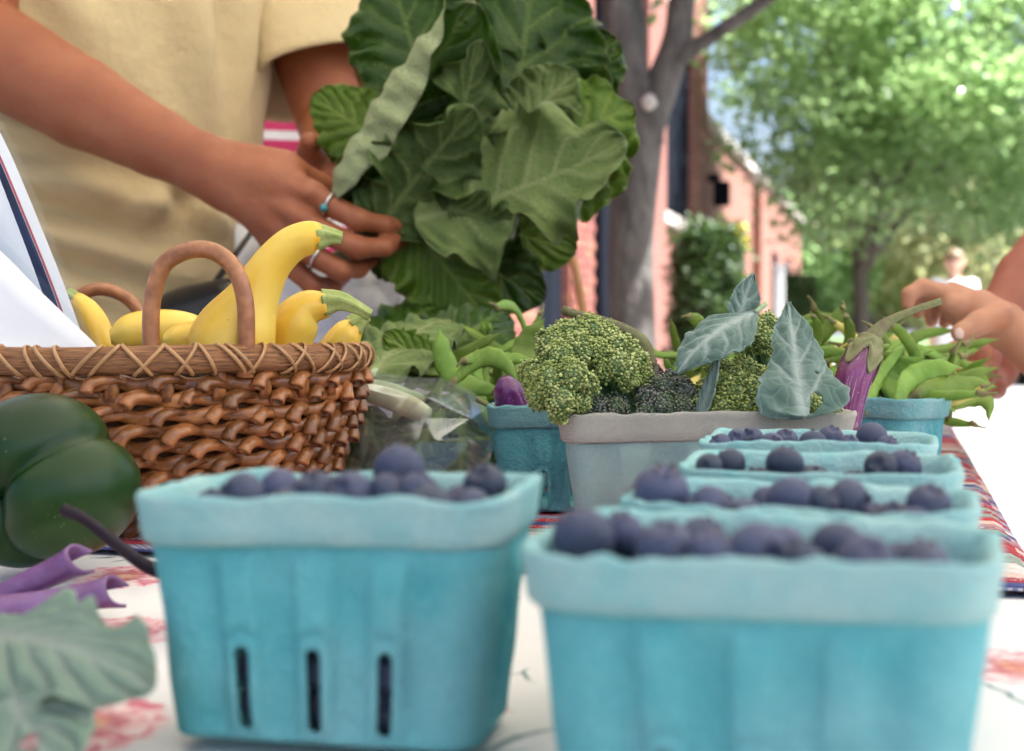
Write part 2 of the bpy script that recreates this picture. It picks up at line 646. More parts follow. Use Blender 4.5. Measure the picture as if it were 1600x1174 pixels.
b2 = root('low_brick_building', UV(LAT, 20, 0), 'low orange brick building beyond the tall one', 'building')
wpart('wall', mesh(*wallbox(19.95, 27.5, -5, -.12, 0, 3.72), smooth=False), M_BRICK_B, b2)
wpart('wall', mesh(*wallbox(27.52, 39.5, -5, .05, 0, 3.6), smooth=False), M_BRICK_B, b2)
wpart('parapet_cap', mesh(*wallbox(19.93, 27.51, -5.1, -.02, 3.722, 3.86), smooth=False), M_STONE, b2)
wpart('parapet_cap', mesh(*wallbox(27.515, 39.6, -5.1, .14, 3.602, 3.74), smooth=False), M_STONE, b2)
for s in (21.5, 24.5, 30, 33.5, 37):
    t_ = -.12 if s < 27 else .05
    w_ = wpart('window', mesh(*wallbox(s, s + 1.2, t_ - .01, t_ + .03, 1.0, 2.4), smooth=False), M_FRAME, b2)
    wpart('pane', mesh(*wallbox(s + .08, s + 1.12, t_ + .032, t_ + .04, 1.08, 2.32), smooth=False), M_GLASS, w_)
# wall lamp seen on the low building
lm = wpart('wall_lamp', mesh(*join([wallbox(20.6, 20.8, -.12, .05, 2.95, 3.05), wallbox(20.58, 20.82, -.02, .2, 2.6, 2.94)]), smooth=False), M_FRAME, b2)

# ================================================================== trees
def leaf_cloud(n, clumps, size, seed, spread, flat=.6, npts=4):
    """n leaf blades (kite shaped, folded on the midrib) scattered round clump centres"""
    r = np.random.RandomState(seed)
    ci = r.randint(0, len(clumps), n)
    c = clumps[ci] + r.normal(size=(n, 3)) * spread * np.array([1, 1, flat])
    d = r.normal(size=(n, 3)); d[:, 2] = d[:, 2] * .6 - .35
    d /= np.linalg.norm(d, axis=1)[:, None]
    up = r.normal(size=(n, 3)) * .55 + np.array([0, 0, 1.0])
    w = np.cross(d, up); w /= np.linalg.norm(w, axis=1)[:, None] + 1e-9
    nn = np.cross(w, d)
    s = (size * (.6 + .8 * r.rand(n)))[:, None]
    v = np.stack([c - d * s * .5, c + w * s * .3 + nn * s * .08, c + d * s * .55, c - w * s * .3 + nn * s * .08], 1).reshape(-1, 3)
    b = np.arange(n)[:, None] * 4
    f = np.concatenate([b + np.array([[0, 1, 2]]), b + np.array([[0, 2, 3]])])
    return v, f


def crown_clumps(c, rad, n, seed, lo=.35, below=-.8):
    r = np.random.RandomState(seed)
    q = r.normal(size=(n * 3, 3)); q /= np.linalg.norm(q, axis=1)[:, None]
    q = q * (lo + (1 - lo) * r.rand(len(q)) ** .6)[:, None]
    q = q[q[:, 2] > below][:n]
    f = Fld(seed + 5, 2.2)
    q = q * (1 + .16 * f(q))[:, None]
    return np.array(c) + q * np.array(rad)


def limb(pts, rad, n=16, seg=9):
    return sweep(pts, rad, n, seg)


def twigs(base_pts, clumps, r0, seed, k):
    r = np.random.RandomState(seed)
    out = []
    for c in clumps[r.choice(len(clumps), k, replace=False)]:
        b = base_pts[r.randint(len(base_pts))]
        m = (b * .5 + c * .5) + r.normal(size=3) * .12
        out.append(limb([b, m, c], [r0, r0 * .6, r0 * .2], 8, 6))
    return out


# the tree right behind the stall: its trunk and fork are in view, its crown shades the table
nt_ = root('street_tree', P(990, 880, 5.2).xy.to_3d(), 'grey barked street tree with forked trunk standing behind the broccoli', 'tree')
D0 = 5.2
tb = P(988, 880, D0); tb.z = -.01
trunk = [limb([tb, P(988, 560, D0), P(986, 380, D0), P(996, 250, D0), P(1012, 160, D0)], [.112, .088, .083, .086, .075], 26, 18),
         limb([P(1005, 230, D0), P(985, 120, D0), P(968, 20, D0), P(935, -150, D0), P(900, -500, D0 - .3)], [.08, .07, .06, .055, .03], 20, 12),
         limb([P(985, 130, D0), P(990, 30, D0 + .05), P(975, -80, D0 + .1), P(1000, -420, D0 + .5)], [.05, .045, .04, .02], 14, 10),
         limb([P(1008, 200, D0), P(1035, 130, D0), P(1058, 60, D0 - .02), P(1068, -20, D0 - .05), P(1120, -400, D0 - .4), P(1250, -800, D0 - 1.0)], [.07, .062, .052, .048, .04, .02], 24, 12),
         limb([P(1040, 110, D0), P(1075, 82, D0 - .05), P(1130, 45, D0 - .1), P(1200, -4, D0 - .15), P(1330, -120, D0 - .3), P(1600, -420, D0 - .8)], [.04, .03, .026, .024, .02, .01], 22, 9)]
CC = (.75, 5.9, 6.1)
cl_n = crown_clumps(CC, (2.6, 2.6, 2.1), 330, 3, lo=.12, below=-.95)
bp = [np.array(P(935, -150, D0)), np.array(P(900, -500, D0 - .3)), np.array(P(1120, -400, D0 - .4)), np.array(P(1250, -800, D0 - 1.0)), np.array(P(1330, -120, D0 - .3)), np.array(P(1600, -420, D0 - .8)), np.array(P(1000, -420, D0 + .5))]
wpart('trunk', mesh(*join(trunk)), M_BARK, nt_)
wpart('branches', mesh(*join(twigs(bp, cl_n, .022, 9, 60))), M_BARK, nt_)
low = np.array([P(1085, 25, D0), P(1030, 12, D0), P(1010, -20, D0)])
vA, fA = leaf_cloud(20000, cl_n, .135, 11, .26)
vB, fB = leaf_cloud(16, low, .07, 12, .03)
wpart('crown', mesh(np.concatenate([vA, vB]), np.concatenate([fA, fB + len(vA)]), smooth=False), M_LEAF_B, nt_)
knot = wpart('knot', mesh(*sweep([P(1012, 170, D0 - .08), P(1014, 160, D0 - .1), P(1015, 150, D0 - .085)], [.012, .03, .012], 8, 10)), simple('pale branch scar', (.4, .36, .32), rough=.9), nt_)


def tree(label, px, d, h_tr, cz, rad, n, size, lm_, seed, dx=0.0, bark=None, r0=.13, clump=150, spread=.3, name='broadleaf_tree'):
    b = P(px, 500, d); b.z = -.12
    t = root(name, b, label, 'tree')
    c = np.array([b.x + dx, b.y, cz])
    cl = crown_clumps(c, rad, clump, seed, lo=.3, below=-.75)
    rr = np.random.RandomState(seed)
    top = np.array([b.x, b.y, h_tr])
    parts = [limb([np.array(b), np.array([b.x + .03, b.y, h_tr * .5]), top], [r0, r0 * .85, r0 * .75], 10, 10)]
    ends = []
    for k in range(6):
        a = k * 1.05 + rr.rand() * .5
        e = c + np.array([math.cos(a) * rad[0] * .5, math.sin(a) * rad[1] * .5, rad[2] * (-.2 + .7 * rr.rand())])
        mid = top * .55 + e * .45 + np.array([0, 0, .15])
        parts.append(limb([top - np.array([0, 0, .2]), mid, e], [r0 * .6, r0 * .35, r0 * .12], 10, 7))
        ends += [mid, e]
    parts += twigs(ends, cl, r0 * .16, seed, 40)
    wpart('trunk', mesh(*join(parts)), bark or M_BARK2, t)
    v, f = leaf_cloud(n, cl, size, seed + 1, spread)
    wpart('crown', mesh(v, f, smooth=False), lm_, t)
    return t


tree('leafy green street tree with slender dark trunk beyond the hedge', 1342, 19.5, 1.75, 4.45, (3.25, 3.0, 2.85), 34000, .15, M_LEAF_A, 21, dx=1.0, clump=340, spread=.30)
tree('pale sunlit tree farthest away behind the far person', 1530, 42, 1.6, 4.2, (5.0, 4, 3.6), 6000, .34, M_LEAF_C, 31, r0=.22, spread=.5, dx=.5)
tree('yellowish tree behind the slender trunked street tree', 1385, 48, 1.6, 3.2, (4.2, 4, 3.0), 5000, .34, M_LEAF_C, 32, r0=.2, spread=.5)
tree('green tree at the far end of the low brick building', 1275, 44, 1.5, 3.0, (2.4, 3, 2.9), 4500, .3, M_LEAF_A, 33, r0=.2, spread=.45)


def hedge(label, px, d, w, h, seed, n):
    b = P(px, 500, d); b.z = 0
    t = root('hedge_shrub', b, label, 'shrub', 'clipped evergreen shrubs by the brick wall')
    r = np.random.RandomState(seed)
    q = r.rand(260, 3)
    a = q[:, 0] * 2 * PI
    zz = q[:, 1]
    rad = (.4 + .6 * np.sqrt(q[:, 2])) * (w / 2) * np.clip(1.15 - .25 * zz, 0, 1) * np.where(zz > .9, .85, 1)
    cl = np.stack([b.x + np.cos(a) * rad, b.y + np.sin(a) * rad, .08 + zz * (h - .12)], -1)
    v, f = leaf_cloud(n, cl, .06, seed, .05, flat=1.0)
    wpart('foliage', mesh(v, f, smooth=False), M_HEDGE, t)
    wpart('stem', mesh(*limb([b, b + Vector((.01, 0, h * .5)), b + Vector((0, 0, h * .85))], [.035, .025, .01], 8, 8)), M_BARK2, t)
    return t


hedge('broad dark evergreen shrub next to the grey tree trunk', 1106, 11.5, .58, 1.70, 41, 15000)
hedge('small dark evergreen shrub beside the white post', 1244, 18, .42, 1.52, 42, 8000)
# yellow flower head above the broad shrub
fb = P(1157, 380, 11.4); fb.z = 0
ft = root('yellow_flower_stem', fb, 'tall stem with yellow blossom rising beside the broad shrub', 'flower')
wpart('stem', mesh(*limb([fb, P(1153, 470, 11.4), P(1154, 385, 11.4)], [.012, .01, .008], 8, 6)), M_HEDGE, ft)
v, f = leaf_cloud(110, np.array([P(1154, 365, 11.4), P(1160, 375, 11.4), P(1148, 372, 11.4)]), .05, 5, .03, 1.0)
wpart('blossom', mesh(v, f, smooth=False), simple('yellow petals', (.75, .62, .06), rough=.6), ft)
# white post
pb = P(1218, 470, 14); pb.z = 0
po = root('white_post', pb, 'slim white post standing between the two evergreen shrubs', 'post')
wpart('shaft', mesh(*boxvf(pb + Vector((0, 0, .72)), (.085, .085, 1.44), -ROW), smooth=False), simple('white painted post', (.78, .78, .76), rough=.5), po)
wpart('cap', mesh(*boxvf(pb + Vector((0, 0, 1.455)), (.11, .11, .026), -ROW), smooth=False), simple('white post cap', (.7, .7, .69), rough=.5), po)

# parked car at the far right
M_CAR = simple('dark blue car paint', (.05, .07, .11), (.045, .062, .10), rough=.3, coat=.6)
M_TYRE = simple('tyre rubber', (.02, .02, .02), rough=.8)
M_RIM = simple('wheel rim', (.5, .5, .52), rough=.35, metal=.8)
M_LAMP = simple('car lamp lens', (.7, .7, .72), rough=.2)


def car(px, d, label):
    b = P(px, 560, d); b.z = -.14
    c = root('parked_car', b, label, 'car', rot=(0, 0, PI / 2 - ROW))
    prof = [(-2.1, .35), (-2.15, .6), (-2.05, .85), (-1.2, .95), (-.55, 1.38), (.75, 1.42), (1.55, 1.0), (2.0, .92), (2.15, .65), (2.1, .35)]
    low_ = [(-2.1, .35), (-2.15, .6), (-2.05, .82), (-1.2, .92), (-.5, .95), (.8, .95), (1.6, .92), (2.0, .9), (2.15, .65), (2.1, .35)]
    vs, fs = [], []
    ys = [(-.86, 0), (-.84, .0), (-.62, 1), (.62, 1), (.84, 0), (.86, 0)]
    for (y, top) in ys:
        for a, b_ in zip(prof, low_):
            z = b_[1] + (a[1] - b_[1]) * top
            vs.append((a[0], y, z))
    n = len(prof)
    for i in range(len(ys) - 1):
        for k in range(n - 1):
            fs.append((i * n + k, (i + 1) * n + k, (i + 1) * n + k + 1, i * n + k + 1))
    fs.append(tuple(range(n))); fs.append(tuple((len(ys) - 1) * n + k for k in range(n))[::-1])
    body = ob('body', mesh(vs, fs, smooth=False), M_CAR, c)
    for s in (-1, 1):
        q = [(-1.0, s * .80, 1.0), (1.35, s * .80, 1.0), (.7, s * .665, 1.36), (-.5, s * .665, 1.34)]
        th = [(x, y + s * .03, z) for x, y, z in q]
        ob('side_window', mesh(q + th, [(0, 1, 2, 3), (7, 6, 5, 4), (0, 4, 5, 1), (1, 5, 6, 2), (2, 6, 7, 3), (3, 7, 4, 0)], smooth=False), M_GLASS, body)
    for x, hw in ((-1, 1), (1, 1)):
        q = [(-1.22, -.6, .99), (-.6, -.58, 1.385), (-.6, .58, 1.385), (-1.22, .6, .99)] if x < 0 else [(1.5, -.6, 1.05), (.82, -.58, 1.42), (.82, .58, 1.42), (1.5, .6, 1.05)]
        ob('windscreen', mesh(q + [(a + .02 * x, b_, z + .02) for a, b_, z in q], [(0, 1, 2, 3), (7, 6, 5, 4), (0, 4, 5, 1), (1, 5, 6, 2), (2, 6, 7, 3), (3, 7, 4, 0)], smooth=False), M_GLASS, body)
    for x in (-1.3, 1.3):
        for s in (-1, 1):
            v, f = lathe([(.0, -.1), (.3, -.1), (.32, -.06), (.32, .06), (.3, .1), (.0, .1)], 24)
            w = ob('wheel', mesh(v, f), M_TYRE, c, loc=(x, s * .78, .32), rot=(PI / 2, 0, 0))
            v, f = lathe([(.0, -.112), (.2, -.112), (.21, -.08), (.21, .08), (.2, .112), (.0, .112)], 20)
            ob('rim', mesh(v, f), M_RIM, w)
    for s in (-.6, .6):
        ob('headlight', mesh(*boxvf((-2.13, s, .72), (.06, .32, .14)), smooth=False), M_LAMP, body)
    return c


car(1672, 22.0, 'dark blue parked car at the far right of the street')

# ================================================================== table and cloths
def mat_floral():
    m, nt, b = newmat('white floral cotton print')
    co = objco(nt)
    wob = N(nt, 'ShaderNodeTexNoise', ins={'Vector': co, 'Scale': 45.0, 'Detail': 3.0})
    wv = N(nt, 'ShaderNodeVectorMath', operation='MULTIPLY_ADD', ins={0: wob.outputs['Color'], 1: (.014, .014, .0), 2: co})
    flat = N(nt, 'ShaderNodeVectorMath', operation='MULTIPLY', ins={0: wv.outputs[0], 1: (1, 1, 0)})
    v = flat.outputs[0]
    # roses: cell centres with petal rings
    # repeat of the print: two rows of roses, one falling in front of the pepper
    rp = N(nt, 'ShaderNodeMapping', vector_type='TEXTURE', ins={'Vector': v, 'Location': (-.165, .611, 0), 'Rotation': (0, 0, math.atan2(-.138, .031)), 'Scale': (.141, .115, 1)})
    vo = N(nt, 'ShaderNodeTexVoronoi', ins={'Vector': rp.outputs[0], 'Scale': 1.0, 'Randomness': 0.0})
    dist = vo.outputs['Distance']
    rings = N(nt, 'ShaderNodeTexNoise', ins={'Vector': v, 'Scale': 95.0, 'Detail': 2.0, 'Distortion': 1.2})
    rad = mth(nt, 'MULTIPLY_ADD', rings.outputs[0], .10, dist)
    inside = ramp(nt, rad, [(.27, (1, 1, 1)), (.30, (0, 0, 0))])
    petal = ramp(nt, rings.outputs[0], [(.38, (.62, .12, .18)), (.47, (.80, .36, .38)), (.60, (.86, .66, .63))])
    core = ramp(nt, rad, [(.10, (.75, .50, .15)), (.13, (.55, .10, .14)), (.2, (1, 1, 1))])
    petal = mix(nt, .8, petal, core, 'MULTIPLY')
    # leaves: elongated cells
    lv = N(nt, 'ShaderNodeMapping', ins={'Vector': v, 'Rotation': (0, 0, .7), 'Scale': (16, 34, 1)})
    vl = N(nt, 'ShaderNodeTexVoronoi', ins={'Vector': lv.outputs[0], 'Scale': 1.0})
    lmask = ramp(nt, vl.outputs['Distance'], [(.22, (1, 1, 1)), (.27, (0, 0, 0))])
    near = ramp(nt, rad, [(.30, (0, 0, 0)), (.34, (1, 1, 1)), (.52, (1, 1, 1)), (.56, (0, 0, 0))])
    pick = ramp(nt, N(nt, 'ShaderNodeSeparateColor', ins={0: vl.outputs['Color']}).outputs[0], [(.40, (0, 0, 0)), (.43, (1, 1, 1))])
    lfac = mth(nt, 'MULTIPLY', mth(nt, 'MULTIPLY', lmask, near), pick)
    # fine stems
    ve = N(nt, 'ShaderNodeTexVoronoi', feature='DISTANCE_TO_EDGE', ins={'Vector': v, 'Scale': 11.0})
    stem = ramp(nt, ve.outputs['Distance'], [(.006, (1, 1, 1)), (.013, (0, 0, 0))])
    brk = N(nt, 'ShaderNodeTexNoise', ins={'Vector': v, 'Scale': 14.0})
    sfac = mth(nt, 'MULTIPLY', mth(nt, 'MULTIPLY', stem, near), ramp(nt, brk.outputs[0], [(.54, (0, 0, 0)), (.60, (1, 1, 1))]))
    base = mix(nt, wob.outputs[0], (.78, .74, .71), (.72, .69, .66))
    c = mix(nt, sfac, base, (.10, .17, .18))
    c = mix(nt, lfac, c, (.12, .22, .21))
    c = mix(nt, mth(nt, 'MULTIPLY', inside, .92), c, petal)
    nt.links.new(c, b.inputs['Base Color'])
    b.inputs['Roughness'].default_value = .9
    b.inputs['Sheen Weight'].default_value = .1
    wv2 = N(nt, 'ShaderNodeTexNoise', ins={'Vector': co, 'Scale': 900.0, 'Detail': 2.0})
    bump(nt, b, wv2.outputs[0], .0004)
    return m


def mat_patch():
    """rag-woven patchwork: short strips, each its own print"""
    m, nt, b = newmat('red patchwork cotton')
    tc = nt.nodes.new('ShaderNodeTexCoord')
    uvn = nt.nodes.new('ShaderNodeUVMap')
    sx = N(nt, 'ShaderNodeSeparateXYZ', ins={0: uvn.outputs[0]})
    col_i = mth(nt, 'FLOOR', mth(nt, 'DIVIDE', sx.outputs[0], .052))
    sh = N(nt, 'ShaderNodeTexWhiteNoise', noise_dimensions='1D', ins={'W': col_i})
    row = mth(nt, 'ADD', mth(nt, 'DIVIDE', sx.outputs[1], .0155), mth(nt, 'MULTIPLY', sh.outputs[0], .9))
    row_i = mth(nt, 'FLOOR', row)
    cv = N(nt, 'ShaderNodeCombineXYZ', ins={0: col_i, 1: row_i, 2: 3.0})
    wn_ = N(nt, 'ShaderNodeTexWhiteNoise', noise_dimensions='3D', ins={'Vector': cv.outputs[0]})
    pal = ramp(nt, wn_.outputs['Value'], [(0, (.30, .02, .035)), (.22, (.42, .03, .04)), (.36, (.05, .06, .20)), (.48, (.62, .42, .36)), (.6, (.06, .16, .10)), (.7, (.22, .02, .05)), (.82, (.55, .50, .46)), (.92, (.10, .12, .28))])
    pal.node.color_ramp.interpolation = 'CONSTANT'
    # small prints: checks and dots
    ck = N(nt, 'ShaderNodeTexChecker', ins={'Vector': uvn.outputs[0], 'Scale': 420.0, 'Color1': (1, 1, 1, 1), 'Color2': (0, 0, 0, 1)})
    vd = N(nt, 'ShaderNodeTexVoronoi', ins={'Vector': uvn.outputs[0], 'Scale': 300.0})
    dots = ramp(nt, vd.outputs['Distance'], [(.25, (1, 1, 1)), (.32, (0, 0, 0))])
    sel = N(nt, 'ShaderNodeSeparateColor', ins={0: wn_.outputs['Color']})
    f1 = mth(nt, 'MULTIPLY', ramp(nt, sel.outputs[0], [(.6, (0, 0, 0)), (.62, (1, 1, 1))]), mth(nt, 'MULTIPLY', ck.outputs['Fac'], .6))
    f2 = mth(nt, 'MULTIPLY', ramp(nt, sel.outputs[1], [(.55, (0, 0, 0)), (.57, (1, 1, 1))]), mth(nt, 'MULTIPLY', dots, .75))
    c = mix(nt, f1, pal, (.70, .60, .58))
    c = mix(nt, f2, c, (.72, .66, .66))
    nt.links.new(c, b.inputs['Base Color'])
    b.inputs['Roughness'].default_value = .92
    # strips puff up between their seams
    fr = mth(nt, 'FRACT', row)
    seam = mth(nt, 'MULTIPLY', mth(nt, 'MULTIPLY', fr, mth(nt, 'SUBTRACT', 1.0, fr)), 4.0)
    bump(nt, b, seam, .003)
    return m


M_FLORAL = mat_floral()
M_PATCH = mat_patch()
M_TABLE = simple('grey plastic table', (.45, .45, .44), rough=.6)
M_STEEL = simple('painted steel leg', (.25, .25, .26), rough=.4, metal=.6)
UL, UR, V0, V1 = -.71, .064, .05, 2.25

tbl = root('folding_table', UV((UL + UR) / 2, 1.1, 0), 'long folding table hidden under the floral and patchwork cloths', 'table')
wpart('table_top', mesh(*boxvf(UV((UL + UR) / 2, (V0 + V1) / 2, TZ - .03), (UR - UL - .012, V1 - V0 - .01, .04), -ROW), smooth=False), M_TABLE, tbl)
for a in (UL + .08, UR - .08):
    for b_ in (V0 + .12, V1 - .12):
        wpart('leg', mesh(*sweep([UV(a, b_, .0), UV(a, b_, .35), UV(a, b_, TZ - .05)], [.016] * 3, 6, 10)), M_STEEL, tbl)


# ================================================================== unseen canopy, added above the frame to shade the table and soften its light
def mat_shade_canopy():
    m, nt, b = newmat('added shade canopy fabric')
    b.inputs['Base Color'].default_value = (.82, .80, .76, 1)
    b.inputs['Roughness'].default_value = .8
    tr = N(nt, 'ShaderNodeBsdfTranslucent', ins={'Color': (.86, .83, .76, 1)})
    ms = N(nt, 'ShaderNodeMixShader', ins={0: .5, 1: b.outputs[0], 2: tr.outputs[0]})
    nt.links.new(ms.outputs[0], nt.nodes['Material Output'].inputs[0])
    return m


M_SHADE_CANOPY = mat_shade_canopy()
CU0, CU1, CV0, CV1 = -1.5, 1.5, -.5, 2.5
cc_ = UV((CU0 + CU1) / 2, (CV0 + CV1) / 2, 0)
cn = root('added_shade_canopy', cc_, 'unseen white canopy added over the produce table for shade and soft top light', 'canopy')
zc, za = 2.12, 2.85
corn = [UV(CU0, CV0, zc), UV(CU1, CV0, zc), UV(CU1, CV1, zc), UV(CU0, CV1, zc)]
apex = UV((CU0 + CU1) / 2, (CV0 + CV1) / 2, za)
for k in range(4):
    a_, b2_ = corn[k], corn[(k + 1) % 4]
    g_ = []
    for i in range(13):
        for j in range(13):
            e_ = a_ + (b2_ - a_) * (j / 12)
            p_ = e_ + (apex - e_) * (i / 12)
            g_.append(p_ - Vector((0, 0, .05 * math.sin(PI * j / 12) * (1 - i / 12))))
    solid_ = wpart('roof_panel', mesh(g_, grid_faces(13, 13)), M_SHADE_CANOPY, cn)
    md = solid_.modifiers.new('thickness', 'SOLIDIFY'); md.thickness = .0008; md.offset = 0
    val = [a_ + Vector((0, 0, -.006)), b2_ + Vector((0, 0, -.006)), b2_ + Vector((0, 0, -.2)), a_ + Vector((0, 0, -.2))]
    vo_ = wpart('valance', mesh(val, [(0, 1, 2, 3)], smooth=False), M_SHADE_CANOPY, cn)
    md = vo_.modifiers.new('thickness', 'SOLIDIFY'); md.thickness = .0008; md.offset = 0
    wpart('leg', mesh(*boxvf((a_.x, a_.y, zc / 2 - .02), (.03, .03, zc - .06), -ROW), smooth=False), M_STEEL, cn)


def cloth(name, label, v0, v1, z, m, drop, seed, nu=150, nv=130):
    """sheet over the table, hanging down on both long sides in soft waves"""
    over = .004
    s = np.concatenate([np.linspace(-drop, 0, 26)[:-1], np.linspace(0, UR - UL, nu - 52), (UR - UL) + np.linspace(0, drop, 26)[1:]])
    t = np.linspace(v0, v1, nv)
    Sg, Tg = np.meshgrid(s, t, indexing='ij')
    W = UR - UL
    f = Fld(seed, 26, 10); f2 = Fld(seed + 1, 9, 8)
    # rounded edge: arc of radius r
    r = .012
    def fold(x):           # distance past the edge -> (outward, down)
        a = np.clip(x / r, 0, PI / 2)
        rest = np.maximum(x - r * PI / 2, 0)
        return r * np.sin(a), r * (1 - np.cos(a)) + rest
    oR, dR = fold(np.maximum(Sg - W, 0)); oL, dL = fold(np.maximum(-Sg, 0))
    u = np.clip(Sg, 0, W) + oR - oL + UL
    zz = z - dR - dL
    hang = np.clip((dR + dL) / .15, 0, 1)
    wave = .020 * hang * (f2(np.stack([Tg * 3, Sg * .2, Sg * 0], -1)))
    u = u + np.where(Sg > W / 2, 1, -1) * (np.abs(wave) + .012 * hang)
    flatm = 1 - np.clip((dR + dL) / .01, 0, 1)
    zz = zz + flatm * (.0008 * np.abs(f(np.stack([u, Tg, u * 0], -1))))
    vv = Tg + .006 * hang * f(np.stack([Sg, Tg, Sg * 0], -1))
    vs = np.stack([U.x * u + V.x * vv, U.y * u + V.y * vv, zz], -1).reshape(-1, 3)
    me = mesh(vs, grid_faces(len(s), nv)[:, ::-1], uv=np.stack([Sg, Tg], -1).reshape(-1, 2))
    o = ob(name, me, m, label=label, cat='tablecloth')
    md = o.modifiers.new('thickness', 'SOLIDIFY'); md.thickness = .0012; md.offset = -1
    return o


cloth('floral_tablecloth', 'white cotton tablecloth printed with pink roses under the front teal baskets', V0 - .03, V1 + .02, TZ - .005, M_FLORAL, .42, 3)
cloth('patchwork_runner', 'red and navy patchwork cloth covering the far part of the table', .72, V1 - .05, TZ - .0005, M_PATCH, .30, 8)


# ================================================================== moulded pulp baskets
def mat_pulp(name, c, c2, weave=False, fibre=1.0):
    m, nt, b = newmat(name)
    co = objco(nt)
    n1 = N(nt, 'ShaderNodeTexNoise', ins={'Vector': co, 'Scale': 38.0, 'Detail': 6.0, 'Roughness': .65})
    n2 = N(nt, 'ShaderNodeTexNoise', ins={'Vector': co, 'Scale': 420.0, 'Detail': 5.0, 'Roughness': .7})
    n0 = N(nt, 'ShaderNodeTexNoise', ins={'Vector': co, 'Scale': 14.0, 'Detail': 4.0})
    col = mix(nt, ramp(nt, n1.outputs[0], [(.32, (0, 0, 0)), (.68, (1, 1, 1))]), c, c2)
    col = mix(nt, mth(nt, 'MULTIPLY', ramp(nt, n0.outputs[0], [(.48, (0, 0, 0)), (.72, (1, 1, 1))]), .45), col, tuple(x * .55 + .30 for x in c2))
    col = mix(nt, mth(nt, 'MULTIPLY', ramp(nt, n2.outputs[0], [(.5, (0, 0, 0)), (.75, (1, 1, 1))]), .22), col, tuple(min(1, x * 1.5 + .12) for x in c2))
    nt.links.new(col, b.inputs['Base Color'])
    b.inputs['Roughness'].default_value = .88
    b.inputs['Specular IOR Level'].default_value = .25
    h = mth(nt, 'ADD', mth(nt, 'MULTIPLY', n2.outputs[0], .6), mth(nt, 'MULTIPLY', n1.outputs[0], 1.4))
    if weave:
        tc = nt.nodes.new('ShaderNodeTexCoord')
        sx = N(nt, 'ShaderNodeSeparateXYZ', ins={0: tc.outputs['Object']})
        xx = mth(nt, 'ADD', sx.outputs[0], sx.outputs[1])
        dg = mth(nt, 'ADD', mth(nt, 'MULTIPLY', xx, 5200.0), mth(nt, 'MULTIPLY', sx.outputs[2], 6800.0))
        wv_ = mth(nt, 'SINE', dg)
        h = mth(nt, 'ADD', h, mth(nt, 'MULTIPLY', wv_, .10))
    bump(nt, b, h, .0028 * fibre)
    return m


M_TEAL = mat_pulp('teal dyed pulp', (.10, .40, .44), (.165, .49, .52))
M_TEAL_RIM = mat_pulp('faded teal pulp rim', (.40, .58, .55), (.24, .50, .51))
M_TEAL_D = mat_pulp('deep teal dyed pulp', (.10, .33, .38), (.135, .40, .44), fibre=1.3)
M_TEAL_DRIM = mat_pulp('deep teal pulp rim', (.16, .37, .40), (.21, .41, .42), fibre=1.3)
M_PALE = mat_pulp('pale blue grey pulp', (.40, .58, .56), (.48, .62, .58), weave=True)
M_PALE_RIM = mat_pulp('weathered cream pulp rim', (.64, .60, .51), (.56, .54, .47), weave=True)


def rrect(ax, ay, rc, nS, nC):
    """rounded rectangle: points, outward normals, side coordinate (metres from side centre, nan at corners)"""
    pts, nrm, sc, hw_ = [], [], [], []
    for k in range(4):
        a = k * PI / 2
        d = np.array([math.cos(a), math.sin(a)])       # outward normal of side k
        t = np.array([-d[1], d[0]])
        h = (ax, ay, ax, ay)[k]
        w = (ay, ax, ay, ax)[k] - rc
        for s in np.linspace(-w, w, nS):
            pts.append(d * h + t * s); nrm.append(d); sc.append(s); hw_.append(w)
        cc = d * (h - rc) + t * w
        for q in np.arange(1, nC + 1) / (nC + 1) * PI / 2:
            n_ = d * math.cos(q) + t * math.sin(q)
            pts.append(cc + n_ * rc); nrm.append(n_); sc.append(9.0); hw_.append(w)
    return np.array(pts), np.array(nrm), np.array(sc), np.array(hw_)


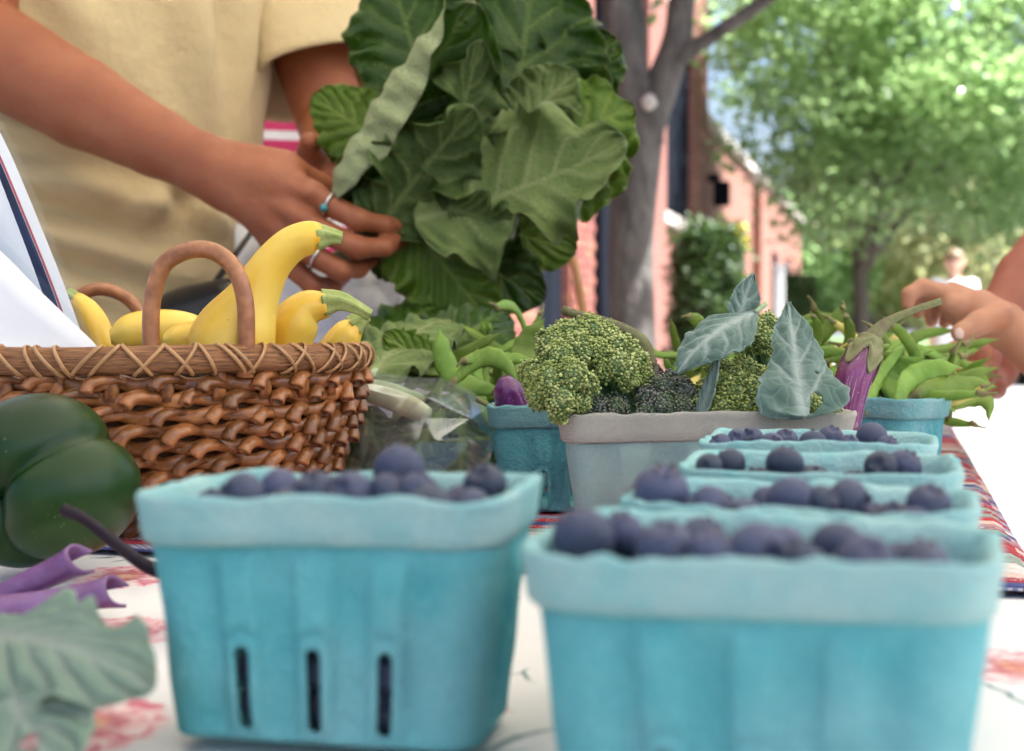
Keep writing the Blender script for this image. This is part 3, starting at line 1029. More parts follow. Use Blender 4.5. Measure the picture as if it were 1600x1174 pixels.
def pulp_box(name, label, c, rz, W, D, H, mb, mr, group=None, taper=.87, slotf=.36, seed=1, nS=70, rows=44, slot_sp=.024, rimh=.0138, slots=3, wob=1.0):
    b = root(name, (c[0], c[1], TZ + .0012), label, 'basket', group, rot=(0, 0, rz))
    hs = np.linspace(0, 1, rows) ** .95 * (H - .005)
    f1 = Fld(seed, 55, 12); f2 = Fld(seed + 9, 160, 12); f3 = Fld(seed + 19, 420, 12)
    V_, cap = [], []
    for h in hs:
        k = taper + (1 - taper) * h / H
        rc = .011 + .003 * h / H
        p, n_, sc, hw_ = rrect(W / 2 * k, D / 2 * k, rc, nS, 5)
        x = sc / k
        fade = np.clip((hw_ / k - .003 - np.abs(x)) / .006, 0, 1) * np.clip((H - .016 - h) / .008, 0, 1) * np.clip(h / .006, 0, 1)
        disp = .0016 * np.tanh(3 * np.cos(2 * PI * x / slot_sp)) * fade
        xi = np.round(x / slot_sp)
        lim = np.floor((hw_ / k - .005) / slot_sp)
        xi = np.clip(xi, -lim, lim)
        dx = x - xi * slot_sp
        hy = h - np.clip(h, .0055, H * slotf)
        dc = np.sqrt(dx ** 2 + hy ** 2)
        disp = disp - np.where((h > .012) & (sc < 5), .0011 * np.exp(-((dc - .0068) / .0009) ** 2), 0)
        # snap to the slot outline
        rs = .0025
        sn = (np.abs(dc - rs) < .0010) & (sc < 5)
        mv = np.where(sn, (rs - dc) / np.maximum(dc, 1e-5), 0)
        tdir = np.stack([-n_[:, 1], n_[:, 0]], -1)
        p = p + tdir * (mv * dx * k)[:, None]
        hz = h + mv * hy
        dc = np.where(sn, rs, dc)
        q3 = np.stack([p[:, 0], p[:, 1], np.full(len(p), h)], -1)
        disp = disp + wob * (.0010 * f1(q3) * np.clip(h / .02, 0, 1) + .00032 * f2(q3))
        p = p + n_ * disp[:, None]
        V_.append(np.stack([p[:, 0], p[:, 1], hz], -1))
        cap.append(np.where(sc < 5, dc, 9) <= rs + 1e-5)
    V_ = np.array(V_); cap = np.array(cap)
    n = V_.shape[1]
    F = grid_faces(rows, n, True)
    capf = cap.reshape(-1)
    F = F[~capf[F].all(1)]
    vs = V_.reshape(-1, 3)
    base = len(vs)
    vs = np.concatenate([vs, [[0, 0, .0008]]])
    fl = [tuple(q) for q in F] + [(base, (k + 1) % n, k) for k in range(n)]
    me = mesh(vs, fl)
    body = ob('body', me, mb, b)
    md = body.modifiers.new('thickness', 'SOLIDIFY'); md.thickness = .0015; md.offset = -1
    # rolled rim
    prof = [(-.0004, H - rimh - .0002), (.0018, H - rimh - .0006), (.0028, H - rimh + .0008), (.0029, H - rimh * .6), (.0031, H - .003), (.0034, H - .0008), (.0026, H + .0006), (.0006, H + .0004), (-.0010, H - .0012), (-.0022, H - .005), (-.0026, H - .011), (-.0024, H - .018)]
    R = []
    for (o_, z) in prof:
        k = taper + (1 - taper) * z / H
        p, n_, sc, _ = rrect(W / 2 * k, D / 2 * k, .014, 40, 6)
        q3 = np.stack([p[:, 0], p[:, 1], np.full(len(p), .0)], -1)
        q4 = np.stack([p[:, 0], p[:, 1], np.full(len(p), z)], -1)
        o2 = o_ + wob * (.0012 * f1(q3 * .8) + .0004 * f2(q4))
        zz = z + wob * (.0011 * f1(q3 * .9 + 3) + .0005 * f2(q3 + 1) * (z > H - .002) + .0006 * f3(q3) * (z > H - .002))
        R.append(np.stack([p[:, 0] + n_[:, 0] * o2, p[:, 1] + n_[:, 1] * o2, zz], -1))
    R = np.array(R)
    ob('rim', mesh(R.reshape(-1, 3), grid_faces(len(prof), R.shape[1], True)), mr, b)
    return b


BH = .069
g_b = 'teal berry baskets'
c1 = Vector((.068, .3765, 0))
boxes = {}
row_names = ['front right teal basket', 'second teal basket in the right row', 'third teal basket in the right row', 'farthest teal berry basket in the right row']
for i in range(4):
    c = (Vector((.069, .380, 0)), Vector((.096, .472, 0)), Vector((.127, .582, 0)), Vector((.152, .709, 0)))[i]
    lab = ['faded teal pulp basket of blueberries nearest the camera at bottom right',
           'second teal pulp basket of blueberries from the front in the right row',
           'third teal pulp basket of blueberries from the front in the right row',
           'farthest teal blueberry basket of the row, in front of the cream rimmed basket'][i]
    boxes[i] = (pulp_box('berry_basket', lab, c, -ROW + .02 * (i - 1.5) * (-1) ** i, (.1145, .107, .103, .107)[i], .078, BH, M_TEAL, M_TEAL_RIM, g_b, seed=10 + i, slotf=.25), c, -ROW)
cl_ = Vector((-.053, .4517, 0))
boxes['L'] = (pulp_box('berry_basket', 'teal pulp basket of blueberries with three slots, in front of the woven basket', cl_, math.radians(-11.5), .1115, .068, .0745, M_TEAL, M_TEAL_RIM, g_b, seed=20, slot_sp=.0245), cl_, math.radians(-11.5))

wa, wb_ = P(865, 648, .80), P(1340, 655, .785)
wdir = (wb_ - wa).xy.normalized()
wang = math.atan2(wdir.y, wdir.x)
WH = .0762
wc = Vector(((wa.x + wb_.x) / 2, (wa.y + wb_.y) / 2, 0)) + Vector((-wdir.y, wdir.x, 0)) * .057
pulp_box('broccoli_basket', 'wide pale pulp basket with cream rim holding broccoli', wc, wang, .163, .114, WH, M_PALE, M_PALE_RIM, seed=31, slot_sp=.040, slots=3, nS=96, rows=46, rimh=.0155, wob=.8)
ec = Vector((.043, .992, 0))
pulp_box('eggplant_basket', 'deep teal pulp basket with purple eggplants left of the pale broccoli basket', ec, math.radians(-3), .111, .090, .0690, M_TEAL_D, M_TEAL_DRIM, 'teal bean and eggplant baskets', seed=33, slot_sp=.0215, rimh=.0145)
bc = Vector((.262, 1.072, 0))
pulp_box('bean_basket', 'deep teal pulp basket heaped with green beans, turned corner first at right', bc, math.radians(-31), .112, .112, .071, M_TEAL_D, M_TEAL_DRIM, 'teal bean and eggplant baskets', seed=35, nS=50, rows=30)
bc2 = Vector((.030, 1.150, 0))
pulp_box('bean_basket', 'teal pulp basket of beans half hidden behind the clear plastic bag', bc2, math.radians(-12), .112, .112, .071, M_TEAL_D, M_TEAL_DRIM, 'teal bean and eggplant baskets', seed=36, nS=40, rows=24)
bc3 = Vector((.160, 1.19, 0))
pulp_box('bean_basket', 'teal pulp basket of beans hidden behind the broccoli', bc3, math.radians(-15), .112, .112, .071, M_TEAL_D, M_TEAL_DRIM, 'teal bean and eggplant baskets', seed=37, nS=40, rows=24)


# ================================================================== blueberries
def mat_berry():
    m, nt, b = newmat('blueberry skin with bloom')
    co = objco(nt)
    oi = nt.nodes.new('ShaderNodeObjectInfo')
    sh = N(nt, 'ShaderNodeVectorMath', operation='ADD', ins={0: co, 1: (0, 0, 0)})
    nt.links.new(oi.outputs['Location'], sh.inputs[1])
    n1 = N(nt, 'ShaderNodeTexNoise', ins={'Vector': sh.outputs[0], 'Scale': 120.0, 'Detail': 5.0, 'Roughness': .6})
    n2 = N(nt, 'ShaderNodeTexNoise', ins={'Vector': sh.outputs[0], 'Scale': 700.0, 'Detail': 2.0})
    f = ramp(nt, mth(nt, 'ADD', mth(nt, 'MULTIPLY', n1.outputs[0], .8), mth(nt, 'MULTIPLY', n2.outputs[0], .2)), [(.36, (0, 0, 0)), (.62, (1, 1, 1))])
    n5 = N(nt, 'ShaderNodeTexNoise', ins={'Vector': sh.outputs[0], 'Scale': 45.0, 'Detail': 3.0})
    f = mth(nt, 'MULTIPLY', f, ramp(nt, n5.outputs[0], [(.36, (.15, .15, .15)), (.6, (1, 1, 1))]))
    c = mix(nt, f, (.007, .008, .020), (.145, .175, .28))
    hs = N(nt, 'ShaderNodeHueSaturation', ins={'Color': c})
    nt.links.new(mth(nt, 'MULTIPLY_ADD', oi.outputs['Random'], .7, .6), hs.inputs['Value'])
    nt.links.new(mth(nt, 'MULTIPLY_ADD', oi.outputs['Random'], .03, .49), hs.inputs['Hue'])
    nt.links.new(hs.outputs[0], b.inputs['Base Color'])
    nt.links.new(mth(nt, 'MULTIPLY_ADD', f, .3, .38), b.inputs['Roughness'])
    b.inputs['Specular IOR Level'].default_value = .3
    return m


M_BERRY = mat_berry()
M_CALYX = simple('dry berry crown', (.05, .04, .06), (.10, .08, .09), rough=.8, nscale=300)


def berry_meshes():
    out = []
    for sd in range(3):
        nu, nv = 22, 28
        th = np.linspace(0, PI, nu)[:, None]
        ph = np.arange(nv)[None, :] / nv * 2 * PI
        r = 1 + 0 * th * ph
        crown = np.exp(-((th - .42) / .09) ** 2) * (.05 + .03 * np.cos(5 * ph + sd))
        pit = -.22 * np.exp(-(th / .27) ** 4)
        f = Fld(50 + sd, 2.0)
        d = np.stack([np.sin(th) * np.cos(ph), np.sin(th) * np.sin(ph), np.cos(th) + 0 * ph], -1)
        r = r + crown + pit + .025 * f(d) - .05 * np.exp(-((PI - th) / .3) ** 2)
        v = d * r[..., None] * np.array([1, 1, .88])
        me = mesh(v.reshape(-1, 3), grid_faces(nu, nv, True)[:, ::-1])
        me.materials.append(M_BERRY)
        # five ragged crown flaps round the pit
        vs, fs = [], []
        for k in range(5):
            a = k * 2 * PI / 5 + sd
            for (aa, rr, zz) in ((-.42, .36, .84), (.42, .36, .84), (.18, .50, .93), (-.22, .47, .91)):
                vs.append((rr * math.cos(a + aa), rr * math.sin(a + aa), zz))
            for (aa, rr, zz) in ((-.42, .33, .80), (.42, .33, .80), (.18, .46, .90), (-.22, .43, .88)):
                vs.append((rr * math.cos(a + aa), rr * math.sin(a + aa), zz))
            o = k * 8
            fs += [(o, o + 1, o + 2, o + 3), (o + 7, o + 6, o + 5, o + 4), (o, o + 4, o + 5, o + 1), (o + 1, o + 5, o + 6, o + 2), (o + 2, o + 6, o + 7, o + 3), (o + 3, o + 7, o + 4, o)]
        mc = mesh(vs, fs, smooth=False); mc.materials.append(M_CALYX)
        out.append((me, mc))
    return out


BM = berry_meshes()
rng = random.Random(7)
ORD = ['leftmost', 'second from left', 'third from left', 'fourth from left', 'fifth from left', 'sixth from left', 'seventh from left', 'eighth from left', 'ninth from left', 'tenth from left', 'eleventh from left', 'twelfth from left']


def berry(p, r, label, group, tilt=None):
    me, mc = BM[rng.randrange(3)]
    rot = tilt or ((rng.uniform(.3, 1.3), rng.uniform(-.6, .6), rng.uniform(-.5, .5)) if rng.random() < .5 else (rng.uniform(-1.6, 1.6), rng.uniform(-1.6, 1.6), rng.uniform(0, 6.28)))
    o = ob('blueberry', me, None, label=label, cat='blueberry', group=group, loc=p, rot=rot, scale=r)
    ob('calyx', mc, None, o)
    return o


def fill_berries(key, heroes, where, zlow, nlow):
    b, c, rz = boxes[key]
    half, halfy = (.0557 if key == 'L' else (.0572 if key == 0 else .0525)) * .96, (.034 if key == 'L' else .0385) * .96
    BH = .0745 if key == 'L' else globals()['BH']
    placed = []
    ca, sa = math.cos(rz), math.sin(rz)
    group = 'blueberries in the ' + where
    for (px, py, rp) in heroes:
        py += 6
        best = None
        for d in np.linspace(.28, .82, 400):
            p = P(px, py, d)
            q = p - c
            lx, ly = q.x * ca + q.y * sa, -q.x * sa + q.y * ca
            r = rp * d / FPX
            if abs(lx) > half - r * .7 or abs(ly) > halfy - r * .75:
                continue
            e = abs(p.z - (TZ + BH + .0005))
            if best is None or e < best[0]:
                best = (e, p, r)
        if best:
            placed.append((px, best[1], best[2]))
        else:
            print('no spot for berry', key, px, py)
    placed.sort(key=lambda t: t[0])
    for i, (px, p, r) in enumerate(placed):
        berry(p, r, ORD[i] + ' blueberry on top of the ' + where, group)
    pts = [(p, r) for _, p, r in placed]
    n = 0
    tries = 0
    while n < nlow and tries < 4000:
        tries += 1
        r = rng.uniform(.0066, .0082)
        lx, ly = rng.uniform(-1, 1) * (half - r - .003), rng.uniform(-1, 1) * (halfy - r - .001)
        z = TZ + BH + zlow + rng.uniform(-.006, .0)
        p = Vector((c.x + lx * ca - ly * sa, c.y + lx * sa + ly * ca, z))
        if all((p - q).length > (r + r2) * .86 for q, r2 in pts):
            pts.append((p, r)); n += 1
            berry(p, r, 'blueberry lying low inside the ' + where, group)


fill_berries(0, [(911, 837, 51), (972, 826, 36), (1041, 852, 48), (1113, 860, 40), (1182, 858, 50), (1246, 867, 31), (1354, 873, 45), (1451, 887, 38)], row_names[0], -.0045, 20)
fill_berries(1, [(1034, 762, 45), (1105, 783, 30), (1236, 778, 40), (1285, 780, 28), (1326, 777, 36), (1451, 784, 36)], row_names[1], -.0045, 20)
fill_berries(2, [(1108, 724, 22), (1141, 720, 26), (1226, 720, 30), (1377, 725, 27), (1413, 723, 28)], row_names[2], -.0065, 18)
fill_berries(3, [(1126, 689, 18), (1153, 680, 17), (1173, 680, 20), (1206, 689, 20), (1228, 682, 19), (1270, 688, 23), (1298, 678, 20), (1327, 688, 16), (1362, 680, 26), (1387, 692, 18)], row_names[3], -.008, 15)
fill_berries('L', [(379, 769, 38), (492, 764, 36), (546, 766, 36), (624, 730, 42), (607, 764, 32), (654, 764, 33), (757, 752, 35), (800, 746, 38)], 'teal basket before the woven basket', -.0035, 22)
# berries pressed against the three front slots
b_, c_, rz_ = boxes['L']
for k in (-1, 0, 1):
    for j in range(4):
        q = Vector((k * .0205 + rng.uniform(-.0015, .0015), -.0190 - .0008 * j, .009 + .0120 * j))
        p = Matrix.Rotation(rz_, 3, 'Z') @ q + Vector((c_.x, c_.y, TZ + .001))
        berry(p, .0076, 'blueberry showing through a front slot of the left teal basket', 'blueberries behind the front slots')

# ================================================================== woven basket
def mat_cane(name, c1, c2, rough=.35, streak=240.0, coat=.25, rand=.25, stretch=(1, 1, 1)):
    m, nt, b = newmat(name)
    co = objco(nt, stretch)
    n1 = N(nt, 'ShaderNodeTexNoise', ins={'Vector': co, 'Scale': streak, 'Detail': 4.0})
    n2 = N(nt, 'ShaderNodeTexNoise', ins={'Vector': co, 'Scale': streak * .2, 'Detail': 3.0})
    f = mth(nt, 'ADD', mth(nt, 'MULTIPLY', n1.outputs[0], .6), mth(nt, 'MULTIPLY', n2.outputs[0], .4))
    col = mix(nt, ramp(nt, f, [(.34, (0, 0, 0)), (.64, (1, 1, 1))]), c1, c2)
    oi = nt.nodes.new('ShaderNodeObjectInfo')
    hs = N(nt, 'ShaderNodeHueSaturation', ins={'Color': col})
    nt.links.new(mth(nt, 'MULTIPLY_ADD', oi.outputs['Random'], 2 * rand, 1 - rand), hs.inputs['Value'])
    nt.links.new(hs.outputs[0], b.inputs['Base Color'])
    b.inputs['Roughness'].default_value = rough
    b.inputs['Coat Weight'].default_value = coat
    b.inputs['Coat Roughness'].default_value = .2
    bump(nt, b, n1.outputs[0], .0006)
    return m


M_CANE = mat_cane('varnished brown cane', (.12, .034, .009), (.43, .17, .050), rough=.3, rand=.4, stretch=(.3, 1, 1))
M_CANE_D = mat_cane('dark brown cane wall', (.10, .042, .018), (.17, .075, .03), rough=.5)
M_CANE_L = mat_cane('light cane lashing', (.36, .175, .062), (.50, .28, .12), rough=.45, rand=.15)
def mat_hoop():
    m, nt, b = newmat('peeled branch hoop')
    uvn = nt.nodes.new('ShaderNodeUVMap')
    mp = N(nt, 'ShaderNodeMapping', ins={'Vector': uvn.outputs[0], 'Scale': (9, 16, 1)})
    n1 = N(nt, 'ShaderNodeTexNoise', ins={'Vector': mp.outputs[0], 'Scale': 1.0, 'Detail': 6.0, 'Roughness': .65})
    n2 = N(nt, 'ShaderNodeTexVoronoi', ins={'Vector': uvn.outputs[0], 'Scale': 6.0})
    c = ramp(nt, n1.outputs[0], [(.32, (.05, .018, .008)), (.43, (.20, .078, .026)), (.56, (.33, .145, .05)), (.72, (.42, .22, .09))])
    c = mix(nt, ramp(nt, n2.outputs['Distance'], [(.06, (1, 1, 1)), (.11, (0, 0, 0))]), c, (.07, .03, .015))
    nt.links.new(c, b.inputs['Base Color'])
    b.inputs['Roughness'].default_value = .48
    bump(nt, b, n1.outputs[0], .0015)
    return m


M_HOOP = mat_hoop()
M_HANDLE = mat_cane('bent rattan handle', (.22, .075, .024), (.46, .19, .075), rough=.38, rand=0, streak=130)

BX, BY, BR, BZ = -.250, .950, .1500, TZ + .1065
bk = root('woven_basket', (BX, BY, TZ + .001), 'brown woven cane basket with two loop handles holding yellow squash', 'basket')


def brad(z):   # wall radius at height above the table
    return float(np.interp(z, [0, .012, .03, .05, .075, .1], [.094, .108, .123, .135, .1435, .1465]))


# inner wall (woven body) with real rows of strands
prof = [(.0, .004), (.086, .004), (.092, .006)] + [(brad(z) - .006, z) for z in np.linspace(.012, .098, 12)] + [(brad(.098) - .010, .098)] + [(brad(z) - .011, z) for z in np.linspace(.095, .014, 10)] + [(.084, .010), (.0, .010)]
ob('inner_wall', mesh(*lathe(prof, 72)), M_CANE_D, bk)
rowz = [.0925 - .0093 * k for k in range(10)]
NA = 30
for k, z in enumerate(rowz):
    r0 = brad(z)
    q = np.linspace(0, 2 * PI, 162, endpoint=False)
    rr = r0 - .0006 + .0030 * np.cos(NA * (q + (k % 2) * PI / NA))
    pts = np.stack([rr * np.cos(q), rr * np.sin(q), z + .0016 * np.sin(NA * (q + (k % 2) * PI / NA))], -1)
    v, f = sweep(pts, [.0045] * 162, seg=10, up=(0, 0, 1), flat=.6, closed=True, raw=True)
    ob('woven_strand', mesh(v, f), M_CANE, bk)


def curl_mesh(seed):
    r = random.Random(seed)
    j = lambda s: r.uniform(-s, s)
    pts = [(-19 + j(1), .0, -2.5), (-12, 2.8 + j(.6), 2.2), (-5, 3.6 + j(.6), 5.6), (1.2 + j(.6), 1.6, 8.0 + j(.6)), (4.2 + j(.8), -3.6 + j(.5), 9.8 + j(.8))]
    pts = [tuple(x / 1000 for x in p) for p in pts]
    rad = [.0030, .0040, .0045, .0050, .0054]
    v, f = sweep(pts, rad, 13, 12, capped=False, flat=.82)
    # roll the end inward: open mouth with an inner wall
    n = 12
    last = v[-n:]
    c = last.mean(0)
    d = np.array(pts[-1]) - np.array(pts[-2]); d /= np.linalg.norm(d)
    r1 = c + (last - c) * .76 - d * .0002
    r2 = c + (last - c) * .70 - d * .0060
    o = len(v)
    vs = np.concatenate([v, r1, r2, [c - d * .0062]])
    f = list(f)
    for k in range(n):
        l = (k + 1) % n
        f.append((o - n + k, o - n + l, o + l, o + k))
        f.append((o + k, o + l, o + n + l, o + n + k))
        f.append((o + n + k, o + n + l, o + 2 * n))
    me = mesh(vs, f)
    me.materials.append(M_CANE)
    return me


CURL = [curl_mesh(s) for s in range(6)]
rg = random.Random(5)
for k, z in enumerate(rowz):
    r0 = brad(z)
    slope = math.atan2(brad(z + .005) - brad(z - .005), .01)
    for i in range(NA):
        a = 2 * PI * (i + .5 * (k % 2)) / NA + rg.uniform(-.03, .03)
        if math.sin(a) > .45:      # the far side is never seen behind the squash: plain strands there
            continue
        # local x = tangent (viewer's left), y = up along the wall, z = outward
        o = ob('curled_strand', CURL[rg.randrange(6)], None, bk)
        out = Vector((math.cos(a) * math.cos(slope), math.sin(a) * math.cos(slope), -math.sin(slope)))
        tan = Vector((math.sin(a), -math.cos(a), 0))        # points to the viewer's left on the near side
        up = out.cross(tan)
        if up.z < 0:
            up = -up
        Mx = Matrix((tan, up, out)).transposed().to_4x4()
        Mx = Mx @ Matrix.Rotation(rg.uniform(-.22, .22), 4, 'Z')
        Mx.translation = Vector((math.cos(a) * (r0 - .001), math.sin(a) * (r0 - .001), z + rg.uniform(-.0012, .0012)))
        s = rg.uniform(.76, .96)
        o.matrix_local = Mx @ Matrix.Diagonal((s, s, s, 1))
# upright stakes seen under the hoop
st_me = mesh(*sweep([(0, 0, -.012), (0, 0, 0), (0, 0, .012)], [.0045] * 3, 4, 8, flat=.5, up=(0, 1, 0)))
st_me.materials.append(M_CANE)
for i in range(NA):
    a = 2 * PI * (i + .25) / NA
    ob('stake', st_me, None, bk, loc=(math.cos(a) * .146, math.sin(a) * .146, .094), rot=(0, 0, a))
# hoop
q = np.linspace(0, 2 * PI, 120, endpoint=False)
fr_ = Fld(4, 6, 8)
cc = np.stack([np.cos(q), np.sin(q), q * 0], -1)
pts = cc * (BR * (1 + .006 * fr_(cc * .5)))[:, None]; pts[:, 2] = (BZ - TZ - .001) + .0010 * fr_(cc)
v, f = sweep(pts, [.0080] * 120, seg=14, up=(0, 0, 1), flat=.72, closed=True, raw=True, lobes=lambda th, s: 1 + .05 * np.sin(3 * th + 9 * s))
hu = np.stack([np.repeat(q, 14), np.tile(np.abs(np.arange(14) / 14 - .5) * 2, 120)], -1)
ob('hoop', mesh(v, f, uv=hu), M_HOOP, bk)


def lash_mesh(tilt):
    n = 26
    t = np.linspace(0, 2 * PI, n, endpoint=False)
    # loop round the hoop section; drifts sideways going down the outer face
    x = .0067 * 1.12 * np.cos(t); z = .0080 * 1.10 * np.sin(t)
    y = tilt * .0085 * np.sin(t)
    v, f = sweep(np.stack([x, y, z], -1), [.00125] * n, seg=6, flat=.6, closed=True, raw=True)
    me = mesh(v, f); me.materials.append(M_CANE_L)
    return me


LASH = [lash_mesh(-1.0), lash_mesh(1.0), lash_mesh(-.6), lash_mesh(.7)]
nL = 84
for i in range(nL):
    a = 2 * PI * i / nL + rg.uniform(-.034, .034)
    p = np.array([math.cos(a), math.sin(a), 0])
    rr = BR * (1 + .006 * float(fr_(p * .5)))
    ob('lashing', LASH[(i % 2) if rg.random() < .5 else rg.randrange(4)], None, bk, loc=(p[0] * rr, p[1] * rr, BZ - TZ - .001 + .001 * float(fr_(p))), rot=(0, 0, a))
# handles
off = Vector((BX, BY, TZ + .001))


def handle(pts, r):
    v, f = sweep([Vector(p) - off for p in pts], [r] * len(pts), 40, 14)
    return ob('handle', mesh(v, f), M_HANDLE, bk)


d1 = .835
handle([P(240, 590, d1), P(236, 530, d1), P(238, 470, d1), P(254, 417, d1), P(290, 393, d1), P(330, 392, d1), P(364, 417, d1), P(382, 465, d1), P(385, 530, d1), P(383, 590, d1)], .0052)
d2 = 1.075
handle([P(92, 550, d2), P(96, 500, d2), P(118, 466, d2), P(155, 452, d2), P(195, 464, d2), P(222, 497, d2), P(228, 550, d2)], .0050)


# ================================================================== squash
def mat_squash():
    m, nt, b = newmat('yellow squash skin')
    co = objco(nt)
    n1 = N(nt, 'ShaderNodeTexNoise', ins={'Vector': co, 'Scale': 22.0, 'Detail': 4.0})
    n2 = N(nt, 'ShaderNodeTexVoronoi', ins={'Vector': co, 'Scale': 160.0})
    n3 = N(nt, 'ShaderNodeTexNoise', ins={'Vector': co, 'Scale': 60.0, 'Detail': 5.0})
    c = mix(nt, ramp(nt, n1.outputs[0], [(.35, (0, 0, 0)), (.65, (1, 1, 1))]), (.80, .50, .04), (.82, .60, .11))
    at = N(nt, 'ShaderNodeAttribute', attribute_name='neck')
    c = mix(nt, at.outputs['Fac'], c, (.80, .43, .015))
    c = mix(nt, mth(nt, 'MULTIPLY', ramp(nt, n2.outputs['Distance'], [(.06, (1, 1, 1)), (.12, (0, 0, 0))]), ramp(nt, n3.outputs[0], [(.56, (0, 0, 0)), (.62, (1, 1, 1))])), c, (.50, .27, .05))
    nt.links.new(c, b.inputs['Base Color'])
    b.inputs['Roughness'].default_value = .33
    b.inputs['Subsurface Weight'].default_value = .15
    b.inputs['Subsurface Radius'].default_value = (.004, .003, .001)
    b.inputs['Subsurface Scale'].default_value = 1.0
    bump(nt, b, n3.outputs[0], .0006)
    return m


M_SQ = mat_squash()
M_SQST = simple('ribbed green squash stem', (.22, .30, .06), (.38, .42, .14), rough=.6, nscale=120, stretch=(1, 1, 1), bumpd=.0008, bscale=300)


def squash(label, pts, rad, stem, srad, d, ds=None):
    w = [P(x, y, dd) for x, y, dd in pts]
    rr = [r * p[2] / FPX for r, p in zip(rad, pts)]
    # round the blossom end
    a0 = w[0] - (w[1] - w[0]).normalized() * rr[0] * .8
    w = [a0] + w; rr = [rr[0] * .35] + rr
    f5 = lambda th, s: 1 + .018 * np.cos(5 * th + 1) + .012 * np.cos(9 * th + 4 * s)
    base = w[0]
    o = root('yellow_squash', base, label, 'squash', 'yellow squash in the woven basket')
    v, f = sweep(w, rr, 44, 28, lobes=f5)
    s = np.repeat(np.linspace(0, 1, 44), 28)
    me = mesh(v, f, attrs={'neck': np.clip((s - .82) / .18, 0, 1) * .8})
    wpart('fruit', me, M_SQ, o)
    if stem:
        sp = [P(*q) for q in stem]
        sr = [r * stem[0][2] / FPX for r in srad]
        v, f = sweep(sp, sr, 18, 20, lobes=lambda th, s: 1 + .16 * np.cos(5 * th))
        wpart('stem', mesh(v, f), M_SQST, o)
    return o


squash('large crookneck yellow squash whose neck rises above the basket handle',
       [(352, 560, .862), (372, 515, .862), (398, 462, .862), (424, 415, .862), (455, 383, .862), (486, 371, .862), (503, 371, .862)], [62, 62, 40, 31, 28, 26, 18],
       [(498, 371, .862), (516, 370, .862), (534, 373, .862)], [21, 13, 9], .862)
squash('medium yellow squash with bent neck right of the large one',
       [(450, 575, .895), (452, 540, .895), (462, 505, .895), (482, 482, .895), (512, 477, .895)], [30, 34, 37, 29, 19],
       [(506, 475, .895), (530, 472, .895), (558, 482, .895), (578, 494, .895)], [21, 15, 10, 9], .895)
squash('small yellow squash tip at the right end of the basket',
       [(505, 575, .93), (525, 545, .93), (543, 522, .93), (556, 508, .93)], [22, 26, 24, 15],
       [(553, 510, .93), (564, 500, .93), (576, 494, .93)], [17, 13, 8], .93)
squash('plump yellow squash lying behind the front handle',
       [(197, 524, .91), (240, 519, .915), (290, 522, .92), (340, 530, .93)], [30, 35, 34, 20], None, None, .92)
squash('yellow squash lying in front between the two handle legs',
       [(272, 532, .866), (310, 531, .872), (350, 528, .88), (400, 535, .89)], [22, 30, 30, 20], None, None, .88)
squash('small yellow squash with green cap at the left by the printed sheet',
       [(160, 560, .945), (152, 522, .945), (138, 492, .945), (122, 474, .945), (114, 468, .945)], [24, 25, 22, 17, 12],
       [(118, 472, .945), (108, 464, .945), (98, 462, .945)], [13, 12, 7], .945)

# ================================================================== printed sheet in a clear sleeve, leaning in the basket
M_PAPER = simple('white paper', (.80, .81, .85), (.78, .79, .84), rough=.7)
M_INK = simple('dark blue printed band', (.006, .007, .016), (.018, .035, .14), rough=.6, nscale=14, spec=.1)
M_RED = simple('red printed line', (.55, .06, .10), rough=.5)


def mat_film(name, tint=(.93, .95, .97), rough=.12, lo=.03, hi=.55, haze=0.0):
    m, nt, b = newmat(name)
    nt.nodes.remove(b)
    tr = N(nt, 'ShaderNodeBsdfTransparent', ins={'Color': (*tint, 1)})
    gl = N(nt, 'ShaderNodeBsdfGlossy', ins={'Color': (.95, .97, 1, 1), 'Roughness': rough})
    lw = N(nt, 'ShaderNodeLayerWeight', ins={'Blend': .35})
    fac = mth(nt, 'MULTIPLY_ADD', lw.outputs['Facing'], hi, lo)
    ms = N(nt, 'ShaderNodeMixShader', ins={0: fac, 1: tr.outputs[0], 2: gl.outputs[0]})
    if haze:
        df = N(nt, 'ShaderNodeBsdfDiffuse', ins={'Color': (.8, .84, .88, 1)})
        ms = N(nt, 'ShaderNodeMixShader', ins={0: haze, 1: ms.outputs[0], 2: df.outputs[0]})
    nt.links.new(ms.outputs[0], nt.nodes['Material Output'].inputs[0])
    return m


M_FILM = mat_film('clear plastic film', tint=(.97, .98, .99), lo=.01, hi=.08)
DS = .905
sh_ = root('printed_sheet', P(60, 540, DS), 'white printed sheet with dark blue band in a clear sleeve at the left edge', 'sign')


def strip(ptsA, ptsB, dA, dB, n=24, th=.0004):
    A = catmull([P(x, y, dA) for x, y in ptsA], n); B = catmull([P(x, y, dB) for x, y in ptsB], n)
    k = 8
    g = np.stack([A + (B - A) * (j / (k - 1)) for j in range(k)], 1)
    return mesh(g.reshape(-1, 3), grid_faces(n, k))


def solid(o, t):
    md = o.modifiers.new('thickness', 'SOLIDIFY'); md.thickness = t; md.offset = 0
    return o


